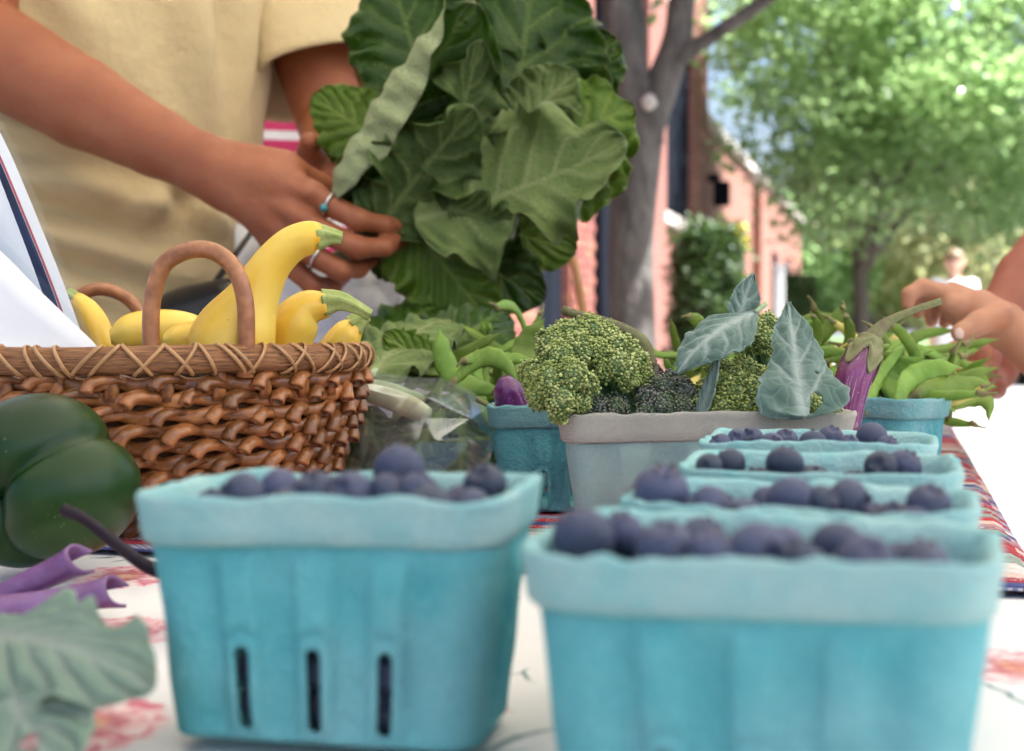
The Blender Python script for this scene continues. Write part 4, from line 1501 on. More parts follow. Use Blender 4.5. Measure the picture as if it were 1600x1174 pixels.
# outlines run down the right edge of the sheet; bands are parallel to it
E = lambda dx: [(-20 + dx, 165), (18 + dx, 240), (62 + dx, 345), (100 + dx, 440), (138 + dx, 545)]
far = [(-420, 165), (-400, 240), (-390, 345), (-380, 440), (-370, 545)]
solid(wpart('paper', strip(E(-2), far, DS, DS - .02), M_PAPER, sh_), .0005)
solid(wpart('blue_band', strip(E(-24), E(-52), DS - .0016, DS - .0018), M_INK, sh_), .0003)
solid(wpart('red_line', strip(E(-19), E(-22.5), DS - .0016, DS - .0017), M_RED, sh_), .0003)
solid(wpart('clear_sleeve', strip(E(9), far, DS - .004, DS - .026), M_FILM, sh_), .0002)
s2 = root('folded_sheet', P(20, 545, .872), 'plain white sheet fold lying across the front of the printed sheet', 'paper')
g = strip([(-60, 352), (0, 392), (60, 452), (118, 508), (150, 540), (156, 560)], [(-420, 352), (-380, 400), (-300, 470), (-200, 530), (-100, 560), (-60, 580)], .885, .86)
solid(wpart('paper', g, M_PAPER, s2), .0006)
g = strip([(-60, 330), (0, 372), (62, 434), (122, 496), (158, 536), (160, 556)], [(-60, 352), (0, 392), (60, 452), (118, 508), (150, 540), (156, 560)], .886, .8852)
solid(wpart('clear_edge', g, M_FILM, s2), .0003)

# ================================================================== bell pepper
def mat_pepper():
    m, nt, b = newmat('dark green pepper skin')
    co = objco(nt)
    n1 = N(nt, 'ShaderNodeTexNoise', ins={'Vector': co, 'Scale': 16.0, 'Detail': 3.0})
    n2 = N(nt, 'ShaderNodeTexVoronoi', ins={'Vector': co, 'Scale': 260.0})
    n3 = N(nt, 'ShaderNodeTexNoise', ins={'Vector': co, 'Scale': 30.0, 'Detail': 2.0})
    c = mix(nt, ramp(nt, n1.outputs[0], [(.35, (0, 0, 0)), (.7, (1, 1, 1))]), (.005, .026, .005), (.022, .055, .009))
    sp = mth(nt, 'MULTIPLY', ramp(nt, n2.outputs['Distance'], [(.08, (1, 1, 1)), (.22, (0, 0, 0))]), ramp(nt, n3.outputs[0], [(.58, (0, 0, 0)), (.72, (1, 1, 1))]))
    c = mix(nt, mth(nt, 'MULTIPLY', sp, .4), c, (.35, .32, .15))
    nt.links.new(c, b.inputs['Base Color'])
    b.inputs['Roughness'].default_value = .3
    b.inputs['Specular IOR Level'].default_value = .25
    b.inputs['Coat Weight'].default_value = .0
    b.inputs['Coat Roughness'].default_value = .10
    bump(nt, b, n1.outputs[0], .0010, .5)
    return m


nu, nv = 60, 96
th = np.linspace(0.001, PI - .001, nu)[:, None]
ph = np.arange(nv)[None, :] / nv * 2 * PI
lob = np.abs(np.cos(1.5 * ph + .35)) ** .55          # three fat lobes with sharp creases
lob = lob * (1 + .10 * np.cos(ph + .6))
r = .78 + .30 * lob * np.sin(np.clip(th * 1.0, 0, PI)) ** .55 + 0 * th
r = r - .26 * np.exp(-(th / .42) ** 2) - .2 * np.exp(-((PI - th) / .4) ** 2)
d = np.stack([np.sin(th) * np.cos(ph), np.sin(th) * np.sin(ph), np.cos(th) + 0 * ph], -1)
r = r + .025 * Fld(77, 3.0)(d)
pv = (d * r[..., None] * np.array([.0435, .0435, .050])).reshape(-1, 3)
axis = Vector((-.42, -.86, -.10)).normalized()       # blossom end looks to the camera's left
Rm = np.array(axis.to_track_quat('Z', 'Y').to_matrix() @ Matrix.Rotation(math.radians(118), 3, 'Z'))
pv = pv @ Rm.T
pc = Vector((-.2400, .731, TZ))
pv[:, 2] -= pv[:, 2].min()
pp_ = root('green_pepper', (pc.x, pc.y, TZ + .002), 'large glossy dark green bell pepper in front of the woven basket', 'pepper')
ob('fruit', mesh(pv, grid_faces(nu, nv, True)[:, ::-1]), mat_pepper(), pp_)
cen = pv.mean(0)
tip = cen - np.array(axis) * .030
v, f = sweep([tip, tip - np.array(axis) * .007, tip - np.array(axis) * .014], [.008, .0045, .004], 12, 12)
ob('stem', mesh(v, f), simple('pepper stem', (.10, .17, .04), (.16, .22, .07), rough=.6), pp_)

# ================================================================== eggplants
def mat_eggplant(name, c1, c2, streak, thr=(.52, .62), stretch=(1, 1, .12)):
    m, nt, b = newmat(name)
    uvn = nt.nodes.new('ShaderNodeUVMap')
    mp = N(nt, 'ShaderNodeMapping', ins={'Vector': uvn.outputs[0], 'Scale': (26, 3, 1)})
    n1 = N(nt, 'ShaderNodeTexNoise', ins={'Vector': mp.outputs[0], 'Scale': 1.0, 'Detail': 5.0, 'Roughness': .65})
    n2 = N(nt, 'ShaderNodeTexVoronoi', ins={'Vector': objco(nt), 'Scale': 330.0})
    c = mix(nt, ramp(nt, n1.outputs[0], [(.35, (0, 0, 0)), (.55, (1, 1, 1))]), c1, c2)
    c = mix(nt, ramp(nt, n1.outputs[0], [(thr[0], (0, 0, 0)), (thr[1], (1, 1, 1))]), c, streak)
    c = mix(nt, mth(nt, 'MULTIPLY', ramp(nt, n2.outputs['Distance'], [(.12, (1, 1, 1)), (.2, (0, 0, 0))]), .35), c, streak)
    nt.links.new(c, b.inputs['Base Color'])
    b.inputs['Roughness'].default_value = .22
    b.inputs['Coat Weight'].default_value = .3
    return m


M_EGG = mat_eggplant('glossy purple eggplant skin', (.045, .006, .055), (.13, .012, .12), (.45, .22, .38), (.66, .76))
M_EGGS = mat_eggplant('streaked violet eggplant skin', (.09, .010, .075), (.21, .04, .15), (.55, .36, .45), (.58, .72))
M_EGGST = simple('green brown eggplant stem', (.16, .20, .05), (.12, .08, .05), rough=.65, nscale=90, bumpd=.001, bscale=300)
M_EGGDK = simple('dark purple eggplant stem', (.010, .005, .011), (.022, .012, .020), rough=.5, nscale=90, spec=.2)
M_CAL = simple('eggplant calyx', (.16, .19, .06), (.20, .16, .08), rough=.6, nscale=120, bumpd=.0008, bscale=300)


def sweepuv(pts, rad, n, seg, **kw):
    v, f = sweep(pts, rad, n, seg, **kw)
    a = np.tile(np.abs(np.arange(seg) / seg - .5) * 2, n); s = np.repeat(np.linspace(0, 1, n), seg)
    return v, f, np.stack([a, s], -1)


def eggplant(label, body, rad, stem, srad, m, mst, mcal, calyx=True, tooth=.5):
    """body / stem: lists of (px, py, d); body runs blossom end -> stem end"""
    w = [P(*q) for q in body]; rr = [r * q[2] / FPX for r, q in zip(rad, body)]
    a0 = w[0] - (w[1] - w[0]).normalized() * rr[0] * .75
    o = root('eggplant', w[0], label, 'eggplant')
    v, f, uv = sweepuv([a0] + w, [rr[0] * .45] + rr, 36, 32, lobes=lambda th, s: 1 + .02 * np.cos(6 * th + 1))
    wpart('fruit', mesh(v, f, uv=uv), m, o)
    sp = [P(*q) for q in stem]; sr = [r * q[2] / FPX for r, q in zip(srad, stem)]
    v, f = sweep(sp, sr, 24, 12, lobes=lambda th, s: 1 + .06 * np.cos(5 * th))
    wpart('stem', mesh(v, f), mst, o)
    if calyx:
        # pointed cap hugging the shoulder of the fruit
        c = catmull([a0] + w, 60); rc = np.interp(np.linspace(0, 1, 60), np.linspace(0, 1, len(rr) + 1), [rr[0] * .45] + rr)
        n, seg = 14, 40
        t0 = 59
        vs = []
        ax = (c[-1] - c[-6]); ax /= np.linalg.norm(ax)
        x = np.cross(ax, [0, 0, 1.0]); x /= np.linalg.norm(x); y = np.cross(ax, x)
        for i in range(n):
            for k in range(seg):
                a = 2 * PI * k / seg
                depth = (tooth * (.45 + .55 * abs(math.cos(2.5 * a + .4)) ** 1.5)) * 26
                q = 59 - depth * i / (n - 1)
                j = max(0, int(q)); fr2 = q - j
                cc_ = c[j] * (1 - fr2) + c[min(j + 1, 59)] * fr2
                r_ = (rc[j] * (1 - fr2) + rc[min(j + 1, 59)] * fr2) * 1.0 + .0007 + .0006 * math.sin(3 * a + i)
                if i == n - 1:
                    r_ += .0008
                vs.append(cc_ + (x * math.cos(a) + y * math.sin(a)) * r_)
        oo = wpart('calyx', mesh(vs, grid_faces(n, seg, True)), mcal, o)
        solid(oo, .0010)
    return o


eggplant('streaked violet eggplant with long green stem at right of the broccoli leaf',
         [(1322, 664, .865), (1326, 628, .866), (1334, 590, .868), (1350, 555, .872), (1362, 530, .876)], [21, 25, 28, 25, 15],
         [(1357, 538, .875), (1374, 514, .879), (1398, 497, .882), (1430, 484, .886), (1470, 471, .89)], [17, 11, 6.5, 5.5, 5.5], M_EGGS, M_EGGST, M_CAL, tooth=.85)
eggplant('purple eggplant with thick curved brown stem behind the left broccoli',
         [(1010, 652, .99), (1011, 620, .99), (1010, 590, .99), (1006, 566, .99)], [20, 24, 24, 17],
         [(1007, 572, .985), (1001, 540, .98), (976, 517, .972), (938, 502, .965), (905, 493, .96), (880, 484, .955)], [19, 15, 11, 9, 8, 7.5], M_EGG, M_EGGST, simple('dark brown calyx', (.07, .07, .04), (.10, .07, .05), rough=.7), tooth=.6)
eggplant('stubby glossy purple eggplant standing in the deep teal basket',
         [(792, 604, .982), (797, 622, .984), (804, 650, .988), (812, 690, .995)], [21, 25, 28, 22],
         [(812, 690, .995), (814, 705, .998), (816, 715, 1.0)], [8, 6, 6], M_EGG, M_EGGST, M_CAL, calyx=False)
eggplant('small pink streaked eggplant end beside the glossy purple one',
         [(848, 640, .975), (846, 655, .978), (845, 690, .985)], [15, 18, 16],
         [(845, 690, .985), (845, 700, .986), (845, 712, .99)], [7, 6, 6], M_EGGS, M_EGGST, M_CAL, calyx=False)
# dark stem pointing left from an eggplant that lies behind the left teal basket
zt = TZ
eggplant('eggplant behind the left teal basket, its dark stem pointing to the pepper',
         [(440, 920, .590), (390, 908, .598), (330, 897, .606), (275, 892, .612)], [50, 62, 62, 40],
         [(285, 895, .612), (236, 888, .612), (185, 853, .612), (135, 813, .612), (97, 796, .612)], [16, 11, 9.5, 9.0, 10.5], M_EGG, M_EGGDK, M_EGGDK, calyx=True, tooth=.4)

# ================================================================== leaf blades
def mat_blade(name, c1, c2, vein, rough=.45, trans=(.2, .35, .05), tw=.28, spots=.4, fine=26.0, coat=0.0, veinw=.8, rimc=None):
    m, nt, b = newmat(name)
    uvn = nt.nodes.new('ShaderNodeUVMap')
    oi = nt.nodes.new('ShaderNodeObjectInfo')
    at = N(nt, 'ShaderNodeAttribute', attribute_name='vein')
    ed = N(nt, 'ShaderNodeAttribute', attribute_name='edge')
    wob = N(nt, 'ShaderNodeTexNoise', ins={'Vector': uvn.outputs[0], 'Scale': 9.0, 'Detail': 3.0})
    wv = N(nt, 'ShaderNodeVectorMath', operation='MULTIPLY_ADD', ins={0: wob.outputs['Color'], 1: (.08, .08, 0), 2: uvn.outputs[0]})
    vo = N(nt, 'ShaderNodeTexVoronoi', feature='DISTANCE_TO_EDGE', ins={'Vector': wv.outputs[0], 'Scale': fine})
    net = ramp(nt, vo.outputs['Distance'], [(.0, (1, 1, 1)), (.07, (0, 0, 0))])
    n1 = N(nt, 'ShaderNodeTexNoise', ins={'Vector': objco(nt), 'Scale': 28.0, 'Detail': 5.0})
    n2 = N(nt, 'ShaderNodeTexNoise', ins={'Vector': objco(nt), 'Scale': 75.0, 'Detail': 3.0})
    c = mix(nt, ramp(nt, n1.outputs[0], [(.3, (0, 0, 0)), (.7, (1, 1, 1))]), c1, c2)
    c = mix(nt, mth(nt, 'MULTIPLY', net, .30 * veinw), c, vein)
    c = mix(nt, mth(nt, 'MULTIPLY', at.outputs['Fac'], veinw), c, vein)
    if rimc is None:
        rimc = tuple(min(1, x * 1.5 + .05) for x in c2)
    c = mix(nt, mth(nt, 'MULTIPLY', ed.outputs['Fac'], .65), c, rimc)
    c = mix(nt, mth(nt, 'MULTIPLY', ramp(nt, n2.outputs[0], [(.70, (0, 0, 0)), (.76, (1, 1, 1))]), spots), c, (.30, .22, .06))
    nt.links.new(c, b.inputs['Base Color'])
    b.inputs['Roughness'].default_value = rough
    b.inputs['Coat Weight'].default_value = coat
    b.inputs['Specular IOR Level'].default_value = .35 if rough < .5 else .2
    h = mth(nt, 'SUBTRACT', mth(nt, 'MULTIPLY', vo.outputs['Distance'], .8), mth(nt, 'MULTIPLY', at.outputs['Fac'], .4))
    bump(nt, b, h, .0028, .9)
    tr = N(nt, 'ShaderNodeBsdfTranslucent', ins={'Color': (*trans, 1)})
    ms = N(nt, 'ShaderNodeMixShader', ins={0: tw, 1: b.outputs[0], 2: tr.outputs[0]})
    nt.links.new(ms.outputs[0], nt.nodes['Material Output'].inputs[0])
    return m


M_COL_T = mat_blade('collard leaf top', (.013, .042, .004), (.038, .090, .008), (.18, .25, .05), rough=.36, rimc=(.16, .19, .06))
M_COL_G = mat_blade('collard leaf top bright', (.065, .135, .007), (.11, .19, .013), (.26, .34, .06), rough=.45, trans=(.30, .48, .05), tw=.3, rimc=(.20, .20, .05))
M_COL_U = mat_blade('collard leaf underside', (.13, .195, .055), (.20, .26, .085), (.35, .39, .17), rough=.6, spots=.3, rimc=(.22, .26, .14))
M_COL_V = mat_blade('collard leaf darker underside', (.045, .082, .020), (.095, .145, .038), (.23, .29, .10), rough=.55, spots=.3, rimc=(.19, .23, .10))
M_COL_P = mat_blade('collard underside painted lit', (.34, .40, .19), (.43, .47, .24), (.57, .58, .38), rough=.6, spots=.8, rimc=(.33, .36, .20))  # paler underside copy: light on the upward-facing margin is put into the colour
M_BRO_T = mat_blade('broccoli leaf bloom', (.085, .155, .125), (.19, .27, .24), (.42, .50, .46), rough=.5, fine=20, spots=.2, veinw=1.0)
M_BRO_U = mat_blade('broccoli leaf underside', (.17, .24, .22), (.23, .30, .27), (.35, .42, .36), rough=.55, fine=20, spots=.2)
M_KOHL = mat_blade('grey green kohlrabi leaf', (.20, .29, .22), (.27, .36, .27), (.38, .42, .36), rough=.6, fine=12, spots=.5)
M_KOHLU = mat_blade('kohlrabi leaf underside', (.25, .33, .26), (.30, .38, .29), (.40, .42, .38), rough=.6, fine=12, spots=.2)
M_RIB = simple('pale green leaf stalk', (.30, .40, .20), (.40, .46, .27), rough=.5, nscale=60)
M_RIBD = simple('green leaf stalk', (.14, .24, .08), (.20, .30, .12), rough=.5, nscale=60)


def leaf_data(L, W, seed, bend=0.6, cup=.3, ruffle=.10, rf=5.0, foldL=0.0, foldR=0.0, fstart=.55, nu=64, nv=52, prof='round', nveins=7, hole=None, jag=.03, twist=0.0, pucker=.0075):
    """blade in local space: base at the origin, midrib along +y, upper face +z"""
    r = np.random.RandomState(seed)
    s = np.linspace(0, 1, nu)
    t = np.linspace(-1, 1, nv)
    if prof == 'round':
        w = np.sin(PI * np.clip(s, 0, 1) ** .85) ** .55
        w = np.where(s < .5, np.maximum(w, .12), np.maximum(w, .05))
    elif prof == 'oval':
        w = np.maximum(np.sin(PI * s ** .9) ** .8, .04)
    elif prof == 'delta':
        w = np.maximum(np.clip(s / .10, 0, 1) ** .5 * (1 - np.clip((s - .12) / .88, 0, 1) ** 1.25) ** .85, .05)
    else:  # long lance
        w = np.maximum(np.sin(PI * s ** .75) ** .7 * (1 - .25 * s), .04)
    ph = r.rand(6) * 6.28
    edgeL = 1 + 1.6 * jag * np.sin(9 * s + ph[3]) + jag * (np.sin(17 * s + ph[0]) + .8 * np.sin(41 * s + ph[1]) + .6 * np.sin(83 * s + ph[4]))
    edgeR = 1 + 1.6 * jag * np.sin(8 * s + ph[1]) + jag * (np.sin(19 * s + ph[2]) + .8 * np.sin(37 * s + ph[3]) + .6 * np.sin(79 * s + ph[5]))
    wl = W / 2 * w * edgeL
    wr = W / 2 * w * edgeR
    half = np.where(t[None, :] < 0, wl[:, None], wr[:, None])
    # cross-section: integrate the slope angle from the midrib outward
    at_ = np.abs(t)
    sm = np.clip((at_ - fstart) / (1 - fstart), 0, 1)
    sm = sm * sm * (3 - 2 * sm)
    ang = cup * at_[None, :] * np.ones((nu, 1))
    fo = np.where(t < 0, foldL, foldR)
    env = np.sin(PI * np.clip(s * 1.05, 0, 1)) ** .4
    ang = ang + fo[None, :] * sm[None, :] * env[:, None]
    # ruffles: the margin is longer than the middle
    rw = np.zeros((nu, nv))
    for k in range(3):
        fq = rf * (1 + .55 * k) * (1 + .15 * r.rand())
        pL, pR = r.rand() * 6.28, r.rand() * 6.28
        rw += np.sin(2 * PI * fq * s[:, None] + np.where(t < 0, pL, pR)[None, :] + 1.2 * at_[None, :]) * (1 / (1 + .7 * k))
    ang = ang + ruffle * 7 * rw * (at_[None, :] ** 2.2)
    dt = np.gradient(t)[0]
    x = np.zeros((nu, nv)); z = np.zeros((nu, nv))
    mid = nv // 2
    for j in range(mid + 1, nv):
        x[:, j] = x[:, j - 1] + np.cos(ang[:, j]) * half[:, j] * dt
        z[:, j] = z[:, j - 1] + np.sin(ang[:, j]) * half[:, j] * dt
    for j in range(mid - 1, -1, -1):
        x[:, j] = x[:, j + 1] - np.cos(ang[:, j]) * half[:, j] * dt
        z[:, j] = z[:, j + 1] + np.sin(ang[:, j]) * half[:, j] * dt
    # veins
    side = np.where(t < 0, 0.0, .5)
    nzv = Fld(seed + 40, 5.0, 8)(np.stack([t[None, :] + 0 * s[:, None], s[:, None] * 1.6 + 0 * t[None, :], 0 * half], -1))
    wcoord = s[:, None] - .30 * at_[None, :] ** .9 + .030 * nzv
    q = wcoord * nveins + side[None, :]
    fr = np.abs(q - np.round(q))
    dist = fr / nveins * L
    vein = np.exp(-(dist / (.0021 * (1.2 - .8 * at_[None, :]))) ** 2) * (wcoord > .02)
    midr = np.exp(-((at_[None, :] * half) / (.0042 * (1.15 - s[:, None]))) ** 2)
    vein = np.clip(np.maximum(vein * .85, midr), 0, 1)
    z = z + pucker * W / .2 * (np.sin(PI * fr * 1.0) ** 2 - .5) * np.clip(at_[None, :] * 2, 0, 1) * np.clip((1 - at_[None, :]) * 4, .3, 1)
    f2 = Fld(seed, 46, 10)
    z = z + .0022 * W / .2 * f2(np.stack([x, s[:, None] * L + 0 * x, 0 * x], -1))
    # bend along the midrib
    b_ = bend * (s - .15 * np.sin(PI * s))
    ds = L / (nu - 1)
    yy = np.cumsum(np.cos(b_)) * ds; zz = np.cumsum(np.sin(b_)) * ds
    yy -= yy[0]; zz -= zz[0]
    tw_ = twist * s
    xr = x * np.cos(tw_)[:, None] - z * np.sin(tw_)[:, None]
    zr = x * np.sin(tw_)[:, None] + z * np.cos(tw_)[:, None]
    X = xr
    Y = yy[:, None] - np.sin(b_)[:, None] * zr
    Z = zz[:, None] + np.cos(b_)[:, None] * zr
    v = np.stack([X, Y, Z], -1)
    f = grid_faces(nu, nv)
    edge = np.clip((at_ - .93) / .07, 0, 1)[None, :] * np.ones((nu, 1))
    edge = np.maximum(edge, np.clip((s - .975) / .025, 0, 1)[:, None])
    uv = np.stack([t[None, :] * half / .1, s[:, None] * L / .1 + 0 * half], -1) * .5
    vs = v.reshape(-1, 3)
    if hole:
        keep = np.ones(len(f), bool)
        for (hs, ht, hr) in hole:
            ss = np.repeat(s, nv); tt = np.tile(t, nu)
            m_ = ((ss - hs) / hr[0]) ** 2 + ((tt - ht) / hr[1]) ** 2 < 1
            keep &= ~m_[f].all(1)
        f = f[keep]
    return vs, f, vein.reshape(-1), edge.reshape(-1), uv.reshape(-1, 2), np.array([0, yy[-1], zz[-1]])


def leaf_mesh(base, tip, nrm, W, seed, **kw):
    """world-space blade whose base and tip land on the given points; nrm = where its upper face looks"""
    base = np.array(base); tip = np.array(tip)
    L = np.linalg.norm(tip - base)
    chord_L = kw.pop('arc', 1.12) * L
    vs, f, ve, ed, uv, end = leaf_data(chord_L, W, seed, **kw)
    # rotate so that local chord -> world chord
    a = end / np.linalg.norm(end)
    bx = np.array([1.0, 0, 0]); bz = np.cross(bx, a)
    A = np.stack([bx, a, bz], 1)
    y = (tip - base) / L
    n = np.array(nrm, float); n = n - y * (n @ y); n /= np.linalg.norm(n)
    x = np.cross(y, n)
    B = np.stack([x, y, n], 1)
    R = B @ A.T
    vs = (vs @ R.T) * (L / np.linalg.norm(end)) + base
    return mesh(vs, f, attrs={'vein': ve, 'edge': ed}, uv=uv)


def add_leaf(parent, name, base, tip, nrm, W, seed, top, under, th=.0007, **kw):
    me = leaf_mesh(base, tip, nrm, W, seed, **kw)
    me.materials.append(top); me.materials.append(under)
    if parent is not None:
        me.transform(Matrix.Translation(-Vector(parent.location)))
    o = ob(name, me, None, parent)
    md = o.modifiers.new('thickness', 'SOLIDIFY')
    md.thickness = th; md.offset = -1; md.material_offset = 1; md.use_rim = True
    return o


# ================================================================== collard bunch in the hand
cb = root('collard_bunch', P(575, 372, 1.39), 'big bunch of ruffled collard greens held in the hand', 'greens')
CAMV = lambda x, z=0: Vector((x, -1, z))     # normals toward the camera


def col_leaf(b, t, d0, d1, wpx, nrm, seed, top=M_COL_T, under=M_COL_U, **kw):
    dm = (d0 + d1) / 2
    return add_leaf(cb, 'leaf', P(b[0], b[1], d0), P(t[0], t[1], d1), nrm, wpx * dm / FPX, seed, top, under, **kw)


col_leaf((690, 215), (605, -62), 1.43, 1.47, 230, CAMV(-.2, .3), 1, M_COL_T, bend=.3, cup=.2, ruffle=.08, jag=.05)                # dark, top left
col_leaf((625, 235), (487, 150), 1.42, 1.44, 135, CAMV(-.2, .2), 2, M_COL_G, bend=-.35, cup=-.1, ruffle=.05, jag=.04)     # small left
col_leaf((600, 240), (500, 215), 1.44, 1.45, 90, CAMV(-.3, .3), 3, M_COL_G, bend=-.3, cup=.1, ruffle=.06)
col_leaf((790, 260), (845, -75), 1.44, 1.48, 300, CAMV(.1, .2), 4, M_COL_T, bend=.35, cup=.2, ruffle=.09, jag=.05)               # tall centre back
col_leaf((770, 230), (965, 62), 1.45, 1.49, 230, CAMV(.3, .3), 5, M_COL_T, bend=.3, cup=.2, ruffle=.1, jag=.05)                 # upper right back
col_leaf((800, 262), (990, 168), 1.42, 1.44, 235, CAMV(.25, .3), 6, M_COL_G, bend=-.35, cup=-.15, ruffle=.11, jag=.05)             # right, bright
col_leaf((770, 300), (985, 262), 1.42, 1.45, 170, CAMV(.3, .1), 7, M_COL_G, bend=-.4, cup=.1, ruffle=.06)
col_leaf((660, 330), (790, 150), 1.41, 1.42, 330, CAMV(.1, .1), 8, M_COL_T, bend=.2, cup=.2, ruffle=.05)                 # dark filler centre
col_leaf((690, 330), (900, 392), 1.40, 1.42, 165, CAMV(.1, -.2), 9, M_COL_G, bend=-.4, cup=.15, ruffle=.06)              # lower right, bright
col_leaf((625, 335), (768, 505), 1.385, 1.37, 190, CAMV(.1, -.25), 10, M_COL_G, bend=-.25, cup=.1, ruffle=.05, jag=.035)  # hanging down
col_leaf((640, 345), (850, 470), 1.40, 1.39, 170, CAMV(.2, -.3), 11, M_COL_T, bend=-.3, cup=.1, ruffle=.06)
col_leaf((560, 372), (700, 425), 1.405, 1.41, 105, CAMV(0, -.3), 12, M_COL_T, bend=-.25, cup=.15, ruffle=.04)            # under the fingers
# the large hollow leaf with its left margin rolled over towards the viewer
col_leaf((535, 345), (745, 5), 1.395, 1.345, 330, Vector((.55, -.8, -.1)), 13, M_COL_T, M_COL_P, bend=.28, cup=.35, ruffle=.018, foldL=2.35, fstart=.10, jag=.04, rf=3.5)
# grey green undersides
col_leaf((575, 372), (742, 168), 1.375, 1.335, 200, Vector((-.35, .95, .15)), 14, M_COL_T, M_COL_V, bend=-.3, cup=-.5, ruffle=.21, rf=2.4, jag=.06)
col_leaf((690, 330), (752, 62), 1.385, 1.36, 170, Vector((-.5, .85, .1)), 15, M_COL_T, M_COL_V, bend=-.25, cup=-.6, ruffle=.23, rf=2.4, jag=.06)
col_leaf((700, 325), (815, 362), 1.355, 1.335, 105, Vector((.1, .9, .5)), 16, M_COL_T, M_COL_V, bend=-.5, cup=-.4, ruffle=.16, rf=2.4, jag=.05)
col_leaf((648, 345), (978, 218), 1.365, 1.325, 295, Vector((-.15, .85, -.45)), 17, M_COL_T, M_COL_U, bend=-.38, cup=-.38, ruffle=.165, rf=2.2, jag=.065, hole=[(.42, .34, (.014, .035)), (.62, -.45, (.012, .03))])
col_leaf((780, 230), (900, 110), 1.395, 1.40, 150, Vector((.1, -.9, .2)), 18, M_COL_U, M_COL_T, bend=.4, cup=.6, ruffle=.14, jag=.05)
for k, (x, y, dd) in enumerate([(700, 270, 1.40), (760, 250, 1.41), (680, 240, 1.42), (720, 330, 1.39), (660, 300, 1.40)]):
    v, f = sweep([P(520 + 6 * k, 405 + 5 * k, 1.405), P(560, 375 - 4 * k, 1.405), P(x, y, dd)], [.0055, .005, .003], 14, 10)
    wpart('stalk', mesh(v, f), M_RIB, cb)

# collard leaves lying on the table behind the basket
for i, (b, t, d0, d1, w, n, sd, lab, mt, mu) in enumerate([
    ((575, 590), (700, 500), 1.06, 1.20, 150, (-.1, -.75, .65), 21, 'collard leaf lying right behind the end of the woven basket', M_COL_U, M_COL_T),
    ((640, 600), (790, 488), 1.15, 1.30, 150, (.2, -.7, .7), 22, 'ruffled dark collard leaf lying behind the green bean pods', M_COL_T, M_COL_U),
    ((560, 560), (720, 470), 1.25, 1.42, 130, (.0, -.6, .8), 23, 'collard leaf lying against the white plastic bag', M_COL_T, M_COL_U),
    ((690, 590), (600, 520), 1.12, 1.10, 90, (-.1, -.9, .4), 24, 'short curled collard leaf under the clear bag edge', M_COL_G, M_COL_U),
    ((760, 560), (680, 500), 1.25, 1.30, 100, (.0, -.8, .5), 25, 'bluish collard leaf folded beside the beans', M_BRO_T, M_BRO_U)]):
    bb = P(b[0], b[1], d0)
    r_ = root('collard_leaf', bb, lab, 'leaf', 'loose collard leaves on the table')
    add_leaf(r_, 'blade', bb, P(t[0], t[1], d1), Vector(n), w * d1 / FPX, sd, mt, mu, bend=-.4, cup=-.2, ruffle=.07)
    v, f = sweep([bb + Vector((0, 0, -.001)), bb * .97 + P(t[0], t[1], d1) * .03, bb * .9 + P(t[0], t[1], d1) * .1], [.004, .0036, .003], 6, 8)
    wpart('stalk', mesh(v, f), M_RIB, r_)

# grey-green kohlrabi leaf at the bottom left and its cut purple stalks
kb = P(-60, 1010, .46)
kr = root('kohlrabi_leaf', kb, 'soft grey green kohlrabi leaf at the bottom left corner', 'leaf')
add_leaf(kr, 'blade', P(-70, 1000, .46), P(238, 1078, .405), Vector((.05, -.62, .80)), .052, 31, M_KOHL, M_KOHLU, bend=-.8, cup=-.4, ruffle=.09, rf=2.2, jag=.04)
add_leaf(kr, 'blade', P(-40, 1000, .45), P(95, 1215, .385), Vector((-.15, -.75, .65)), .055, 32, M_KOHL, M_KOHLU, bend=-.35, cup=-.25, ruffle=.05, rf=2.0, jag=.04, hole=[(.78, .15, (.05, .22)), (.3, .2, (.02, .09))])
v, f = sweep([P(-140, 990, .50), P(-90, 970, .48), P(-60, 968, .465)], [.004, .0038, .003], 8, 10)
M_STALK = simple('violet kohlrabi stalk', (.13, .035, .13), (.22, .11, .27), rough=.45, nscale=55, bumpd=.0008, bscale=160, coat=.15)
wpart('stalk', mesh(v, f), M_STALK, kr)


def cut_stalk(label, pts, d, rad, seed):
    """channelled leaf stalk with a flared, forked cut end"""
    c = catmull([P(x, y, dd) for x, y, dd in pts], 26)
    n = len(c); seg = 22
    s = np.linspace(0, 1, n)
    t = np.gradient(c, axis=0); t /= np.linalg.norm(t, axis=1)[:, None]
    up = np.array([0, -.55, .83])
    vs = []
    for i in range(n):
        x = np.cross(t[i], up); x /= np.linalg.norm(x); y = np.cross(x, t[i])
        fl = rad * (1 + .35 * max(0, (s[i] - .72) / .28) ** 2)
        for k in range(seg):
            a = -2.2 + 4.4 * k / (seg - 1)           # open channel on its upper side
            # the end is cut to two horns
            ext = .007 * max(0, (s[i] - .8) / .2) * (abs(a) / 2.2) ** 2
            vs.append(c[i] + x * math.sin(a) * fl + y * math.cos(a) * fl * .8 + t[i] * ext)
    o = root('cut_stalk', c[0], label, 'stalk', 'cut purple kohlrabi stalks')
    q = wpart('stalk', mesh(vs, grid_faces(n, seg)), M_STALK, o)
    md = q.modifiers.new('thickness', 'SOLIDIFY'); md.thickness = .0016; md.offset = 0
    return o


cut_stalk('upper cut purple stalk with forked end leaning in front of the pepper', [(-70, 962, .640), (0, 935, .640), (60, 905, .640), (118, 878, .640)], .62, .0062, 1)
cut_stalk('lower cut purple stalk with forked end lying on the floral cloth', [(-30, 952, .625), (50, 946, .625), (110, 936, .625), (172, 926, .625)], .6, .0058, 2)

